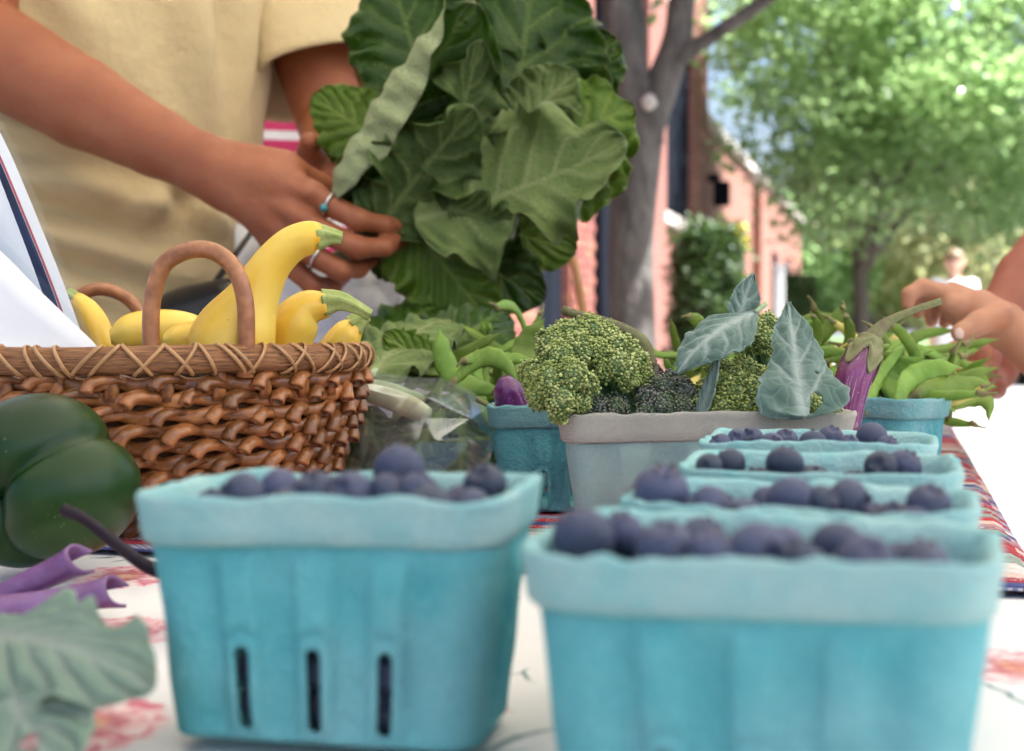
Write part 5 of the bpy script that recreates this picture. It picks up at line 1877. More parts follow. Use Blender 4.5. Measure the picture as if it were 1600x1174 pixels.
# ================================================================== broccoli
def mat_buds(name, c1, c2, c3):
    m, nt, b = newmat(name)
    at = N(nt, 'ShaderNodeAttribute', attribute_name='tone')
    n1 = N(nt, 'ShaderNodeTexNoise', ins={'Vector': objco(nt), 'Scale': 60.0, 'Detail': 3.0})
    c = mix(nt, at.outputs['Fac'], c1, c2)
    c = mix(nt, ramp(nt, n1.outputs[0], [(.45, (0, 0, 0)), (.7, (1, 1, 1))]), c, c3)
    nt.links.new(c, b.inputs['Base Color'])
    b.inputs['Roughness'].default_value = .5
    return m


M_BUD_G = mat_buds('green broccoli buds', (.10, .15, .02), (.58, .62, .24), (.30, .36, .08))
M_BUD_Y = mat_buds('yellow green broccoli buds', (.14, .19, .025), (.50, .54, .19), (.33, .38, .08))
M_BUD_P = mat_buds('purple grey broccoli buds', (.07, .085, .06), (.24, .235, .22), (.15, .17, .08))
M_BSTEM = simple('broccoli stalk', (.13, .24, .10), (.20, .32, .15), rough=.45, nscale=50, sss=.1)
_ico = None


def ico():
    g = (1 + 5 ** .5) / 2
    v = np.array([(-1, g, 0), (1, g, 0), (-1, -g, 0), (1, -g, 0), (0, -1, g), (0, 1, g), (0, -1, -g), (0, 1, -g), (g, 0, -1), (g, 0, 1), (-g, 0, -1), (-g, 0, 1)], float)
    v /= np.linalg.norm(v[0])
    f = np.array([(0, 11, 5), (0, 5, 1), (0, 1, 7), (0, 7, 10), (0, 10, 11), (1, 5, 9), (5, 11, 4), (11, 10, 2), (10, 7, 6), (7, 1, 8), (3, 9, 4), (3, 4, 2), (3, 2, 6), (3, 6, 8), (3, 8, 9), (4, 9, 5), (2, 4, 11), (6, 2, 10), (8, 6, 7), (9, 8, 1)])
    return v, f


IV, IF = ico()


def buds(pts, rad, r):
    n = len(pts)
    sc = rad * (.75 + .5 * r.rand(n))
    v = (pts[:, None, :] + IV[None] * sc[:, None, None]).reshape(-1, 3)
    f = (np.arange(n)[:, None, None] * 12 + IF[None]).reshape(-1, 3)
    tone = np.repeat(np.clip(r.rand(n) ** 1.3, 0, 1), 12)
    return v, f, tone


def broccoli(label, florets, stalk_to, mb, seed, bead=.00105, per=500):
    """florets: list of (centre, outward direction, radius)"""
    r = np.random.RandomState(seed)
    o = root('broccoli', stalk_to, label, 'broccoli', 'broccoli in the pale basket')
    gold = PI * (3 - 5 ** .5)
    for i, (c, d, R) in enumerate(florets):
        c = np.array(c); d = np.array(d, float); d /= np.linalg.norm(d)
        n = int(per * (R / .014) ** 2)
        k = np.arange(n) + .5
        z = 1 - k / n * 1.35                      # a bit more than a hemisphere
        rr = np.sqrt(np.clip(1 - z * z, 0, 1)); a = k * gold
        q = np.stack([rr * np.cos(a), rr * np.sin(a), z], -1)
        x = np.cross(d, [.3, .1, 1.0]); x /= np.linalg.norm(x); y = np.cross(d, x)
        q = q @ np.stack([x, y, d])
        f1 = Fld(seed * 7 + i, 5.0, 10); f2 = Fld(seed * 5 + i, 11.0, 10)
        rad = R * (1 + .17 * f1(q) + .10 * f2(q) + .06 * r.randn(n))
        pts = c + q * rad[:, None]
        keep = f2(q) > -1.9
        v, f, tn = buds(pts[keep], bead, r)
        fl = wpart('floret', mesh(v, f, attrs={'tone': tn}), mb, o)
        # core below the buds so that no gap shows through, and the branch carrying it
        cv = c + IVS @ (np.eye(3) * R * .84)
        cm = mesh(cv, ISF)
        base = np.array(stalk_to)
        mid = c * .6 + base * .4 - d * R * .4
        w1, w2 = sweep([c - d * R * .3, mid, base], [R * .5, R * .36, R * .42], 12, 10)
        vv, ff = join([(cv, [tuple(t) for t in ISF]), (w1, w2)])
        wpart('branch', mesh(vv, ff), M_BSTEM, o)
    return o


def ico_sub():
    nu, nv = 10, 14
    th = np.linspace(0, PI, nu)[:, None]; ph = np.arange(nv)[None] / nv * 2 * PI
    d = np.stack([np.sin(th) * np.cos(ph), np.sin(th) * np.sin(ph), np.cos(th) + 0 * ph], -1).reshape(-1, 3)
    return d, grid_faces(nu, nv, True)[:, ::-1]


IVS, ISF = ico_sub()


def fl(px, py, d, rpx, dx, dz, dy=-.6):
    return (P(px, py, d), (dx, dy, dz), rpx * d / FPX)


broccoli('large pale green broccoli head leaning over the left end of the pale basket',
         [fl(862, 536, .832, 23, -.6, .8), fl(890, 524, .838, 24, -.2, 1), fl(920, 518, .845, 24, .1, 1), fl(948, 530, .85, 22, .4, .9), fl(875, 560, .815, 25, -.5, .4, -1), fl(906, 548, .822, 26, .0, .6, -1), fl(935, 552, .83, 22, .2, .5, -1),
          fl(838, 588, .818, 24, -1, .4), fl(862, 596, .800, 26, -.5, .0, -1), fl(892, 588, .800, 26, .1, .1, -1), fl(915, 602, .808, 20, .5, -.2, -1), fl(846, 618, .806, 22, -.7, -.4, -.8), fl(878, 622, .795, 24, -.1, -.5, -1), fl(905, 628, .806, 18, .3, -.8, -.7),
          fl(966, 546, .838, 24, .3, .9), fl(988, 562, .835, 23, .7, .6), fl(968, 572, .822, 23, .2, .2, -1), fl(944, 580, .822, 16, -.2, -.2, -1), fl(1002, 590, .835, 20, 1, .1), fl(982, 592, .825, 16, .5, -.3, -1), fl(872, 648, .796, 15, -.3, -1), fl(1014, 606, .84, 16, .9, .2)],
         P(985, 655, .858), M_BUD_G, 3)
broccoli('purple tinged broccoli head low at the middle of the pale basket',
         [fl(1040, 610, .832, 26, -.1, .9), fl(1066, 618, .83, 24, .4, .7), fl(1014, 622, .83, 22, -.5, .7), fl(1038, 634, .822, 24, 0, .3, -1), fl(1064, 640, .822, 20, .3, .1, -1), fl(1014, 642, .822, 18, -.3, .1, -1)],
         P(1040, 690, .85), M_BUD_P, 5)
broccoli('brownish small broccoli floret at the left rim of the pale basket',
         [fl(935, 640, .822, 20, -.3, .8), fl(962, 638, .825, 20, .3, .8), fl(915, 646, .822, 14, -.6, .6), fl(948, 650, .82, 16, 0, .3, -1)],
         P(950, 690, .845), M_BUD_P, 6)
broccoli('yellow green broccoli head in the middle right of the pale basket',
         [fl(1118, 572, .845, 18, -.2, 1), fl(1140, 590, .84, 24, -.2, .9), fl(1168, 582, .842, 22, .1, .9), fl(1195, 596, .84, 22, .5, .7), fl(1118, 606, .832, 24, -.6, .4), fl(1146, 614, .825, 26, -.1, .3, -1), fl(1178, 614, .825, 25, .2, .3, -1), fl(1208, 620, .83, 22, .7, .3), fl(1100, 634, .825, 22, -.8, 0), fl(1128, 640, .82, 24, -.2, -.2, -1), fl(1160, 642, .82, 24, .1, -.2, -1), fl(1192, 642, .82, 22, .4, -.2, -1), fl(1212, 646, .826, 18, .7, 0)],
         P(1160, 690, .86), M_BUD_Y, 7)
broccoli('green broccoli head behind the veined leaf',
         [fl(1178, 518, .875, 20, -.3, 1), fl(1202, 512, .878, 22, .1, 1), fl(1222, 524, .875, 22, .5, .8), fl(1196, 536, .865, 20, .0, .3, -1), fl(1160, 538, .87, 18, -.5, .6), fl(1260, 608, .848, 26, .3, .6), fl(1286, 622, .842, 22, .7, .3), fl(1268, 638, .835, 24, .3, -.1, -1), fl(1240, 636, .838, 22, .0, .0, -1), fl(1296, 644, .838, 18, .7, -.2)],
         P(1215, 680, .885), M_BUD_G, 8)

# broccoli leaves
def bleaf(label, base, tip, nrm, w, seed, top=M_BRO_T, under=M_BRO_U, stalk=True, **kw):
    r_ = root('broccoli_leaf', base, label, 'leaf', 'blue green broccoli leaves')
    add_leaf(r_, 'blade', base, tip, nrm, w, seed, top, under, th=.0009, **kw)
    if not stalk:
        return r_
    v, f = sweep([base, base + (base - tip) * .06, base + (base - tip) * .14], [.0012, .0015, .0017], 6, 8)
    wpart('stalk', mesh(v, f), M_RIB, r_)
    return r_


bleaf('large blue green broccoli leaf with white veins and a hole, hanging over the cream rim', P(1258, 652, .770), P(1232, 472, .835), Vector((-.15, -.92, .30)), .0520, 41, bend=-.25, cup=-.28, ruffle=.05, rf=1.6, nveins=4, prof='delta', hole=[(.09, .30, (.11, .16)), (.34, .52, (.022, .08))], arc=1.08, jag=.045, stalk=False)
bleaf('long arched blue grey broccoli leaf over the purple floret', P(1180, 488, .845), P(1058, 584, .81), Vector((-.35, -.75, .6)), .040, 42, bend=-.9, cup=-.45, ruffle=.03, rf=2.0, nveins=5, prof='oval')
bleaf('pointed dark blue leaf tip standing upright above the broccoli', P(1150, 528, .85), P(1177, 428, .852), Vector((.35, -.9, .1)), .0230, 43, bend=.25, cup=.3, ruffle=.02, rf=1.6, nveins=5, prof='oval')
bleaf('narrow pale leaf standing between the purple and yellow broccoli', P(1088, 668, .815), P(1122, 552, .812), Vector((-.7, -.7, .1)), .0125, 44, M_BRO_U, M_BRO_T, bend=.3, cup=.4, ruffle=.02, rf=1.5, nveins=5, prof='lance')

# ================================================================== green beans
M_BEAN = simple('green bean pod', (.11, .20, .018), (.20, .30, .045), spec=.3, rough=.45, nscale=35, rand=.25, sss=.08, sssr=(.003, .004, .001), bumpd=.0005, bscale=260)
M_BEANY = simple('yellow bean pod', (.55, .42, .08), (.62, .50, .14), rough=.45, nscale=35, rand=.15)
M_BEANC = simple('bean stem cap', (.16, .17, .05), (.20, .14, .06), rough=.7, nscale=90)


def bean_mesh(seed, L=.115, w=.0051, curve=.014):
    r = np.random.RandomState(seed)
    n = 30
    s = np.linspace(-.5, .5, n)
    c = np.stack([s * L, curve * (.25 - s ** 2) * 4 * (.6 + .8 * r.rand()), .004 * np.sin(s * 5 + r.rand() * 6)], -1)
    prof = np.clip(1 - (np.abs(s + .03) / .53) ** 4, .03, 1) ** .8
    prof = prof * (1 + .05 * np.cos(s * 2 * PI * 6 + r.rand()))
    prof[-4:] *= np.array([.8, .55, .35, .2])
    v, f = sweep(c, w * prof, seg=14, up=(0, 1, 0), flat=.50, raw=True, lobes=lambda th, q: 1 + .10 * np.cos(2 * th))
    me = mesh(v, f); me.materials.append(M_BEAN)
    e = c[0]
    v, f = sweep([e + np.array([.004, 0, 0]), e - np.array([.001, 0, 0]), e - np.array([.006, .001, 0]), e - np.array([.012, .004, .001])], [.0034, .0030, .0014, .0012], 10, 8)
    mc = mesh(v, f); mc.materials.append(M_BEANC)
    return me, mc


BEANS = [bean_mesh(s, L=l, curve=c) for s, l, c in ((1, .12, .010), (2, .105, .016), (3, .115, .004), (4, .095, .020), (5, .125, .012))]
YB = []
for me, mc in BEANS[:2]:
    m2 = me.copy(); m2.materials.clear(); m2.materials.append(M_BEANY); YB.append((m2, mc))


def bean(label, loc, d, n, group, k=None, scale=1.0, yellow=False):
    me, mc = (YB if yellow else BEANS)[(k if k is not None else rng.randrange(5)) % (2 if yellow else 5)]
    d = Vector(d).normalized(); n = Vector(n)
    z = (n - d * n.dot(d)).normalized(); y = z.cross(d)
    Mx = Matrix((d, y, z)).transposed().to_4x4()
    Mx.translation = Vector(loc)
    o = ob('green_bean', me, None, label=label, cat='bean', group=group)
    o.matrix_world = Mx @ Matrix.Diagonal((scale, scale, scale, 1))
    ob('stem_cap', mc, None, o)
    return o


def bean2(label, a, b, n, group, k, wide=1.0):
    """pod from stem end a to tip b (px, py, d)"""
    A, B = P(*a), P(*b)
    L = (B - A).length
    o = bean(label, (A + B) / 2, B - A, n, group, k, 1.0)
    me = BEANS[k][0]
    xs = [v.co.x for v in me.vertices]
    s = L / (max(xs) - min(xs))
    o.matrix_world = o.matrix_world @ Matrix.Diagonal((s, wide, wide, 1))
    return o


gR = 'green beans heaped at the right'
bean2('broad green bean slanting up in front of the heap at the right', (1395, 637, 1.02), (1502, 576, 1.045), (.1, -1, .2), gR, 0, 1.35)
bean2('fat green bean lying flat to the right over the corner of the basket', (1420, 622, 1.07), (1556, 606, 1.10), (.1, -1, .3), gR, 2, 1.5)
bean2('wide flat green bean standing at the back corner of the turned basket', (1400, 640, 1.05), (1445, 560, 1.06), (-.2, -1, .1), gR, 0, 1.7)
bean2('upright dark green bean tip above the heap at the right', (1425, 590, 1.10), (1438, 514, 1.12), (.3, -1, 0), gR, 2, 1.1)
bean2('short upright bean beside the violet eggplant', (1380, 610, 1.06), (1392, 538, 1.07), (.3, -1, 0), gR, 1, 1.2)
bean2('bean hanging off the table edge at the right', (1490, 632, 1.13), (1542, 668, 1.12), (.1, -.8, .6), gR, 1, 1.3)
bean2('thick bean resting low at the right edge of the cloth', (1478, 648, 1.16), (1530, 640, 1.18), (.1, -.9, .6), gR, 4, 1.4)
gL = 'green beans behind the deep teal basket'
bean2('large flat green bean standing upright left of the broccoli', (818, 612, 1.06), (850, 500, 1.08), (.1, -1, .1), gL, 2, 1.75)
bean2('pale green bean slanting down to the right across the leaves', (778, 618, 1.05), (686, 512, 1.07), (.2, -1, .2), gL, 0, 1.55)
bean2('green bean lying level in front of the slanting bean', (722, 568, 1.03), (830, 562, 1.05), (0, -1, .5), gL, 2, .95)
bean2('thick green bean lying low above the clear bag', (710, 596, 1.02), (812, 606, 1.03), (0, -1, .3), gL, 1, 1.35)
bean2('curved green bean arching beside the upright bean', (830, 590, 1.09), (768, 545, 1.10), (0, -1, .2), gL, 3, 1.1)
bean2('narrow bean tip rising behind the left broccoli', (938, 580, .99), (955, 496, 1.0), (.2, -1, 0), gL, 2, .9)
gM = 'green beans behind the broccoli'
bean2('bean with curled brown stem rising left of the arched leaf', (1072, 494, 1.10), (1120, 540, 1.11), (0, -1, .3), gM, 2, 1.0)
bean2('bean reaching up to the right behind the veined leaf', (1315, 485, 1.15), (1250, 540, 1.14), (0, -1, .3), gM, 2, 1.1)
bean2('upright bean with cut end behind the veined leaf', (1318, 494, 1.12), (1312, 575, 1.12), (.3, -1, .1), gM, 0, .9)
bean2('bean stub standing just right of the veined leaf', (1268, 494, 1.13), (1266, 560, 1.13), (.3, -1, .1), gM, 0, .8)
rb = random.Random(12)


def heap(n, pxr, pyr, dr, group, label, yellow=.0, up=.5):
    for i in range(n):
        px, py, d = rb.uniform(*pxr), rb.uniform(*pyr), rb.uniform(*dr)
        v = Vector((rb.uniform(-1, 1), rb.uniform(-.6, .6), rb.uniform(-up, up)))
        bean(label, P(px, py, d), v, Vector((rb.uniform(-.4, .4), -1, rb.uniform(.1, .9))), group, scale=rb.uniform(.62, .92), yellow=rb.random() < yellow, k=rb.randrange(5))


heap(30, (1310, 1470), (560, 625), (1.04, 1.16), gR, 'green bean in the heap filling the basket at the right', .06)
heap(26, (1250, 1480), (535, 585), (1.14, 1.32), gR, 'green bean in the far heap under the reaching hands', .22)
heap(24, (1060, 1300), (530, 600), (1.10, 1.25), gM, 'green bean in the heap behind the broccoli', .10)
heap(20, (690, 860), (555, 620), (1.06, 1.20), gL, 'green bean in the heap left of the broccoli', .0)
heap(14, (760, 900), (520, 560), (1.18, 1.32), gL, 'green bean far back behind the upright bean', .15)
heap(5, (1440, 1490), (600, 635), (1.14, 1.25), gR, 'green bean at the right end of the heap', .0)

# ================================================================== clear plastic bag with greens
def facet_sheet(ctrl, n=60, seed=1, amp=.0018, crease=2.0):
    """crumpled film: control grid of (px, py, d) stretched over flat facets with sharp creases"""
    g = np.array([[list(P(*c)) for c in row] for row in ctrl])
    R, C = g.shape[:2]
    r = np.linspace(0, R - 1, n); c = np.linspace(0, C - 1, n)
    def sharp(q, m):
        i = np.minimum(q.astype(int), m - 2)
        return i, q - i
    ri, rf = sharp(r, R); ci, cf = sharp(c, C)
    A = g[ri][:, ci]; B = g[ri][:, ci + 1]; Cc = g[ri + 1][:, ci]; D = g[ri + 1][:, ci + 1]
    u = cf[None, :, None]; v = rf[:, None, None]
    p = np.where(u + v < 1, A + (B - A) * u + (Cc - A) * v, D + (Cc - D) * (1 - u) + (B - D) * (1 - v))
    f1 = Fld(seed, 70, 12); f2 = Fld(seed + 1, 190, 12)
    w = np.abs(f1(p)) * amp + np.abs(f2(p)) * amp * .35
    p = p + np.stack([0 * w, -w, w * .5], -1)
    return p.reshape(-1, 3), grid_faces(n, n)


cbag = root('clear_bag', P(650, 740, .99), 'clear crinkled plastic bag of greens right of the woven basket', 'bag')
ctrl = [[(520, 572, 1.05), (590, 582, 1.04), (640, 590, 1.03), (690, 592, 1.02), (735, 610, 1.01), (770, 640, 1.02)],
        [(520, 600, 1.02), (585, 612, 1.00), (635, 622, .985), (668, 622, .955), (735, 655, .97), (782, 678, 1.0)],
        [(515, 660, 1.0), (580, 655, .985), (608, 668, .965), (664, 655, .96), (682, 690, .935), (785, 688, .965)],
        [(515, 710, .99), (560, 712, .965), (605, 700, .95), (655, 690, .945), (735, 690, .94), (770, 700, .955)],
        [(515, 760, .98), (560, 765, .955), (610, 768, .94), (670, 770, .935), (720, 770, .94), (755, 775, .95)],
        [(515, 812, 1.0), (560, 815, .975), (610, 818, .96), (665, 818, .955), (705, 815, .96), (735, 812, .97)]]
v, f = facet_sheet(ctrl, 90, 3, .0007)
wpart('film', mesh(v, f), mat_film('clear bag film', (.93, .95, .96), rough=.16, lo=.05, hi=.45, haze=.05), cbag)
ctrl2 = [[(545, 640, .975), (600, 668, .955), (640, 690, .94)], [(560, 690, .96), (610, 730, .94), (650, 740, .935)], [(540, 760, .955), (600, 775, .94), (650, 790, .935)]]
v, f = facet_sheet(ctrl2, 40, 9, .0016)
wpart('film_fold', mesh(v, f), mat_film('clear bag fold', (.94, .96, .97), rough=.14, lo=.05, hi=.45, haze=.04), cbag)
M_BAGGREEN = M_COL_T
gi = root('bagged_greens', P(640, 800, 1.0), 'dark leafy greens inside the clear plastic bag', 'greens')
for i, (b, t, d0, d1, w) in enumerate([((560, 640), (650, 800), 1.03, 1.0, 130), ((690, 640), (600, 790), 1.03, .99, 130), ((720, 650), (720, 810), 1.03, 1.0, 120), ((540, 650), (560, 800), 1.04, 1.0, 110), ((620, 630), (740, 740), 1.05, 1.02, 140)]):
    add_leaf(gi, 'leaf', P(b[0], b[1], d0), P(t[0], t[1], d1), Vector((.1, -1, .2)), w * d1 / FPX, 60 + i, M_COL_T, M_COL_U, bend=-.3, cup=-.2, ruffle=.10, rf=4)
v, f = sweep([P(525, 608, 1.045), P(590, 618, 1.025), P(640, 636, 1.01), P(668, 652, 1.0)], [.0045, .0075, .0085, .007], 20, 14, flat=.6)
wpart('pale_stalk', mesh(v, f), simple('pale celery stalk', (.60, .62, .36), (.72, .72, .50), rough=.45, nscale=50), gi)
v, f = sweep([P(545, 600, 1.04), P(600, 606, 1.03), P(660, 625, 1.015)], [.004, .005, .004], 14, 10)
wpart('pale_stalk', mesh(v, f), M_RIB, gi)
# thin brown twig poking out of the bag
tw = root('bean_twig', P(742, 624, .97), 'thin brown twig lying on the clear bag by the deep teal basket', 'twig')
wpart('twig', mesh(*sweep([P(744, 624, .965), P(760, 632, .965), P(780, 640, .968)], [.0018, .0016, .0013], 8, 8)), M_EGGST, tw)


# ================================================================== white plastic bags and black bag
def mat_plastic_white():
    m, nt, b = newmat('white thin plastic')
    b.inputs['Base Color'].default_value = (.84, .84, .87, 1)
    b.inputs['Roughness'].default_value = .32
    tr = N(nt, 'ShaderNodeBsdfTranslucent', ins={'Color': (.8, .82, .86, 1)})
    ms = N(nt, 'ShaderNodeMixShader', ins={0: .3, 1: b.outputs[0], 2: tr.outputs[0]})
    nt.links.new(ms.outputs[0], nt.nodes['Material Output'].inputs[0])
    return m


M_WPL = mat_plastic_white()


def crumple(v, seed, amp, axis=None):
    f1, f2, f3 = Fld(seed, 16, 10), Fld(seed + 1, 42, 10), Fld(seed + 2, 110, 10)
    w = (1 - np.abs(np.tanh(1.4 * f1(v)))) * amp + (1 - np.abs(np.tanh(1.4 * f2(v)))) * amp * .45 + f3(v) * amp * .06
    return w


wb = root('white_plastic_bag', P(560, 640, 1.50), 'crumpled white plastic bag standing behind the squash and the hand', 'bag')
ctrl = [[(370, 352, 1.62), (420, 372, 1.60), (480, 395, 1.58), (560, 405, 1.57), (640, 408, 1.57), (690, 405, 1.58), (715, 420, 1.60)],
        [(365, 420, 1.58), (425, 430, 1.53), (480, 432, 1.52), (560, 440, 1.50), (630, 430, 1.50), (685, 440, 1.52), (712, 455, 1.56)],
        [(360, 500, 1.56), (430, 500, 1.50), (500, 490, 1.49), (570, 490, 1.47), (620, 480, 1.47), (670, 490, 1.50), (705, 500, 1.54)],
        [(360, 600, 1.54), (430, 600, 1.48), (500, 590, 1.46), (570, 590, 1.45), (620, 580, 1.45), (670, 590, 1.48), (705, 600, 1.53)],
        [(360, 690, 1.55), (430, 694, 1.49), (500, 692, 1.48), (570, 692, 1.47), (620, 692, 1.47), (670, 690, 1.50), (705, 685, 1.54)]]
v, f = facet_sheet(ctrl, 110, 5, .003)
# long pleats running down from the hand
pl = Fld(8, 1, 6)
o = wpart('front', mesh(v + np.stack([0 * v[:, 0], -.004 * np.abs(np.sin((v[:, 0] * 1.0 + v[:, 2] * .8) * 90)), 0 * v[:, 0]], -1), f), M_WPL, wb)
solid(o, .0004)
ctrl = [[(370, 356, 1.64), (480, 398, 1.63), (600, 410, 1.64), (715, 424, 1.62)], [(365, 480, 1.70), (480, 500, 1.74), (600, 500, 1.74), (712, 480, 1.66)], [(365, 660, 1.68), (480, 668, 1.72), (600, 668, 1.72), (705, 660, 1.62)]]
v, f = facet_sheet(ctrl, 50, 6, .003)
solid(wpart('back', mesh(v, f), M_WPL, wb), .0004)
M_BLACK = simple('black leather', (.012, .012, .014), (.02, .02, .022), rough=.35, coat=.2)
kb_ = root('black_bag', P(330, 600, 1.52), 'black bag with a thin strap behind the woven basket handle', 'bag')
v, f = sweep([P(398, 356, 1.575), P(372, 392, 1.54), P(340, 436, 1.53), P(308, 484, 1.52), P(285, 520, 1.52)], [.0075] * 5, 24, 10, flat=.35, up=(.8, -.4, .5))
wpart('strap', mesh(v, f), M_BLACK, kb_)
pr_ = [((-.31, 1.53, TZ + .05), (-.36, 1.55, TZ + .05), .05, .05), ((-.30, 1.53, TZ + .14), (-.36, 1.56, TZ + .12), .035, .045), ((-.315, 1.53, TZ + .08), (-.35, 1.55, TZ + .1), .05, .05)]
v, f = body_mesh(pr_, .03, .006, lambda g: .004 * Fld(3, 40, 8)(g).astype(np.float32))
wpart('body', mesh(v, f), M_BLACK, kb_)

# ================================================================== second basket with a tall thin handle, far behind the beans
fb_ = UV(-.36, 2.02, TZ + .001)
hb = root('handled_basket', fb_, 'basket with a tall thin wicker handle standing far back on the table', 'basket')
M_WIC = mat_cane('pale wicker', (.42, .21, .075), (.52, .29, .12), rough=.5, rand=0)
v, f = lathe([(.0, .003), (.075, .003), (.085, .02), (.098, .07), (.102, .09), (.098, .092), (.094, .07), (.08, .02), (.0, .01)], 40)
hw = P(905, 440, 2.06)
hcx = hw.x - .095
hb.location = (hcx, 2.06, TZ + .001)
ob('bowl', mesh(v, f), M_WIC, hb)
for k in range(6):
    z = .015 + k * .014
    r_ = float(np.interp(z, [.02, .07, .09], [.087, .100, .104]))
    q = np.linspace(0, 2 * PI, 60, endpoint=False)
    pts = np.stack([(r_ + .0015 * np.cos(20 * q + k * PI)) * np.cos(q), (r_ + .0015 * np.cos(20 * q + k * PI)) * np.sin(q), q * 0 + z], -1)
    v, f = sweep(pts, [.006] * 60, seg=6, closed=True, raw=True, up=(0, 0, 1))
    ob('woven_strand', mesh(v, f), M_WIC, hb)
H0 = Vector(hb.location)
pts = [P(915, 545, 2.06), P(911, 490, 2.06), P(900, 425, 2.06), P(884, 375, 2.06), P(860, 340, 2.06), P(820, 318, 2.06), P(775, 340, 2.06), P(750, 375, 2.06), P(732, 430, 2.06), P(722, 490, 2.06), P(718, 545, 2.06)]
v, f = sweep([p - H0 for p in pts], [.0065] * len(pts), 50, 10, flat=1.4, lobes=lambda th, s: 1 + .1 * np.cos(3 * th + 60 * s))
ob('handle', mesh(v, f), M_WIC, hb)

# ================================================================== people
def mat_skin(name, c1, c2, red):
    m, nt, b = newmat(name)
    co = objco(nt)
    n1 = N(nt, 'ShaderNodeTexNoise', ins={'Vector': co, 'Scale': 18.0, 'Detail': 4.0})
    n2 = N(nt, 'ShaderNodeTexNoise', ins={'Vector': co, 'Scale': 380.0, 'Detail': 3.0})
    n3 = N(nt, 'ShaderNodeTexVoronoi', ins={'Vector': co, 'Scale': 55.0})
    n4 = N(nt, 'ShaderNodeTexNoise', ins={'Vector': co, 'Scale': 70.0, 'Detail': 4.0})
    c = mix(nt, ramp(nt, n1.outputs[0], [(.3, (0, 0, 0)), (.7, (1, 1, 1))]), c1, c2)
    c = mix(nt, mth(nt, 'MULTIPLY', ramp(nt, n4.outputs[0], [(.45, (0, 0, 0)), (.75, (1, 1, 1))]), .35), c, red)
    c = mix(nt, mth(nt, 'MULTIPLY', ramp(nt, n3.outputs['Distance'], [(.035, (1, 1, 1)), (.06, (0, 0, 0))]), .45), c, tuple(x * .4 for x in c1))
    nt.links.new(c, b.inputs['Base Color'])
    b.inputs['Roughness'].default_value = .5
    b.inputs['Specular IOR Level'].default_value = .4
    b.inputs['Subsurface Weight'].default_value = .25
    b.inputs['Subsurface Radius'].default_value = (.010, .0035, .002)
    b.inputs['Subsurface Scale'].default_value = 1.0
    h = mth(nt, 'ADD', mth(nt, 'MULTIPLY', n2.outputs[0], .5), n4.outputs[0])
    bump(nt, b, h, .0008)
    return m


M_SKIN = mat_skin('tanned skin', (.30, .095, .040), (.37, .13, .058), (.27, .065, .028))
M_SKIN_R = mat_skin('ruddy tanned skin', (.27, .082, .045), (.33, .105, .06), (.27, .06, .035))
M_SKIN_C = mat_skin('light brown skin', (.44, .205, .115), (.48, .24, .145), (.45, .16, .09))
M_HAIR = simple('brown hair', (.05, .03, .02), (.08, .05, .03), rough=.5, nscale=200)
M_NAIL = simple('finger nail', (.62, .40, .34), (.66, .45, .40), rough=.3)


def mat_cloth(name, c1, c2, ws=1500.0, stripes=None):
    m, nt, b = newmat(name)
    co = objco(nt)
    n1 = N(nt, 'ShaderNodeTexNoise', ins={'Vector': co, 'Scale': 7.0, 'Detail': 4.0})
    mp = N(nt, 'ShaderNodeMapping', ins={'Vector': co, 'Scale': (160, 160, 700)})
    n2 = N(nt, 'ShaderNodeTexNoise', ins={'Vector': mp.outputs[0], 'Scale': 1.0, 'Detail': 3.0})
    c = mix(nt, n1.outputs[0], c1, c2)
    c = mix(nt, mth(nt, 'MULTIPLY', n2.outputs[0], .22), c, tuple(x * .7 for x in c1))
    if stripes:
        sz = N(nt, 'ShaderNodeSeparateXYZ', ins={0: co})
        fr = mth(nt, 'FRACT', mth(nt, 'DIVIDE', sz.outputs[2], stripes[0]))
        c = mix(nt, mth(nt, 'LESS_THAN', fr, stripes[1]), c, stripes[2])
    nt.links.new(c, b.inputs['Base Color'])
    b.inputs['Roughness'].default_value = .92
    b.inputs['Sheen Weight'].default_value = .15
    n3 = N(nt, 'ShaderNodeTexNoise', ins={'Vector': co, 'Scale': ws, 'Detail': 2.0})
    n4 = N(nt, 'ShaderNodeTexNoise', ins={'Vector': co, 'Scale': 55.0, 'Detail': 3.0})
    bump(nt, b, mth(nt, 'ADD', mth(nt, 'MULTIPLY', n3.outputs[0], .2), mth(nt, 'MULTIPLY', n4.outputs[0], 1.2)), .0036, .8)
    return m


M_SHIRT = mat_cloth('pale khaki cotton', (.62, .47, .24), (.70, .57, .33))
M_STRIPE = mat_cloth('pink and white striped jersey', (.62, .045, .16), (.55, .03, .13), stripes=(.036, .42, (.82, .80, .82)))
M_WHITE = mat_cloth('white cotton', (.80, .80, .80), (.76, .76, .76))
M_JEANS = mat_cloth('blue denim', (.06, .09, .17), (.08, .11, .2))
M_BLUE = mat_cloth('blue cotton', (.12, .2, .38), (.15, .23, .4))


def v3(*a):
    return np.array(a, float)


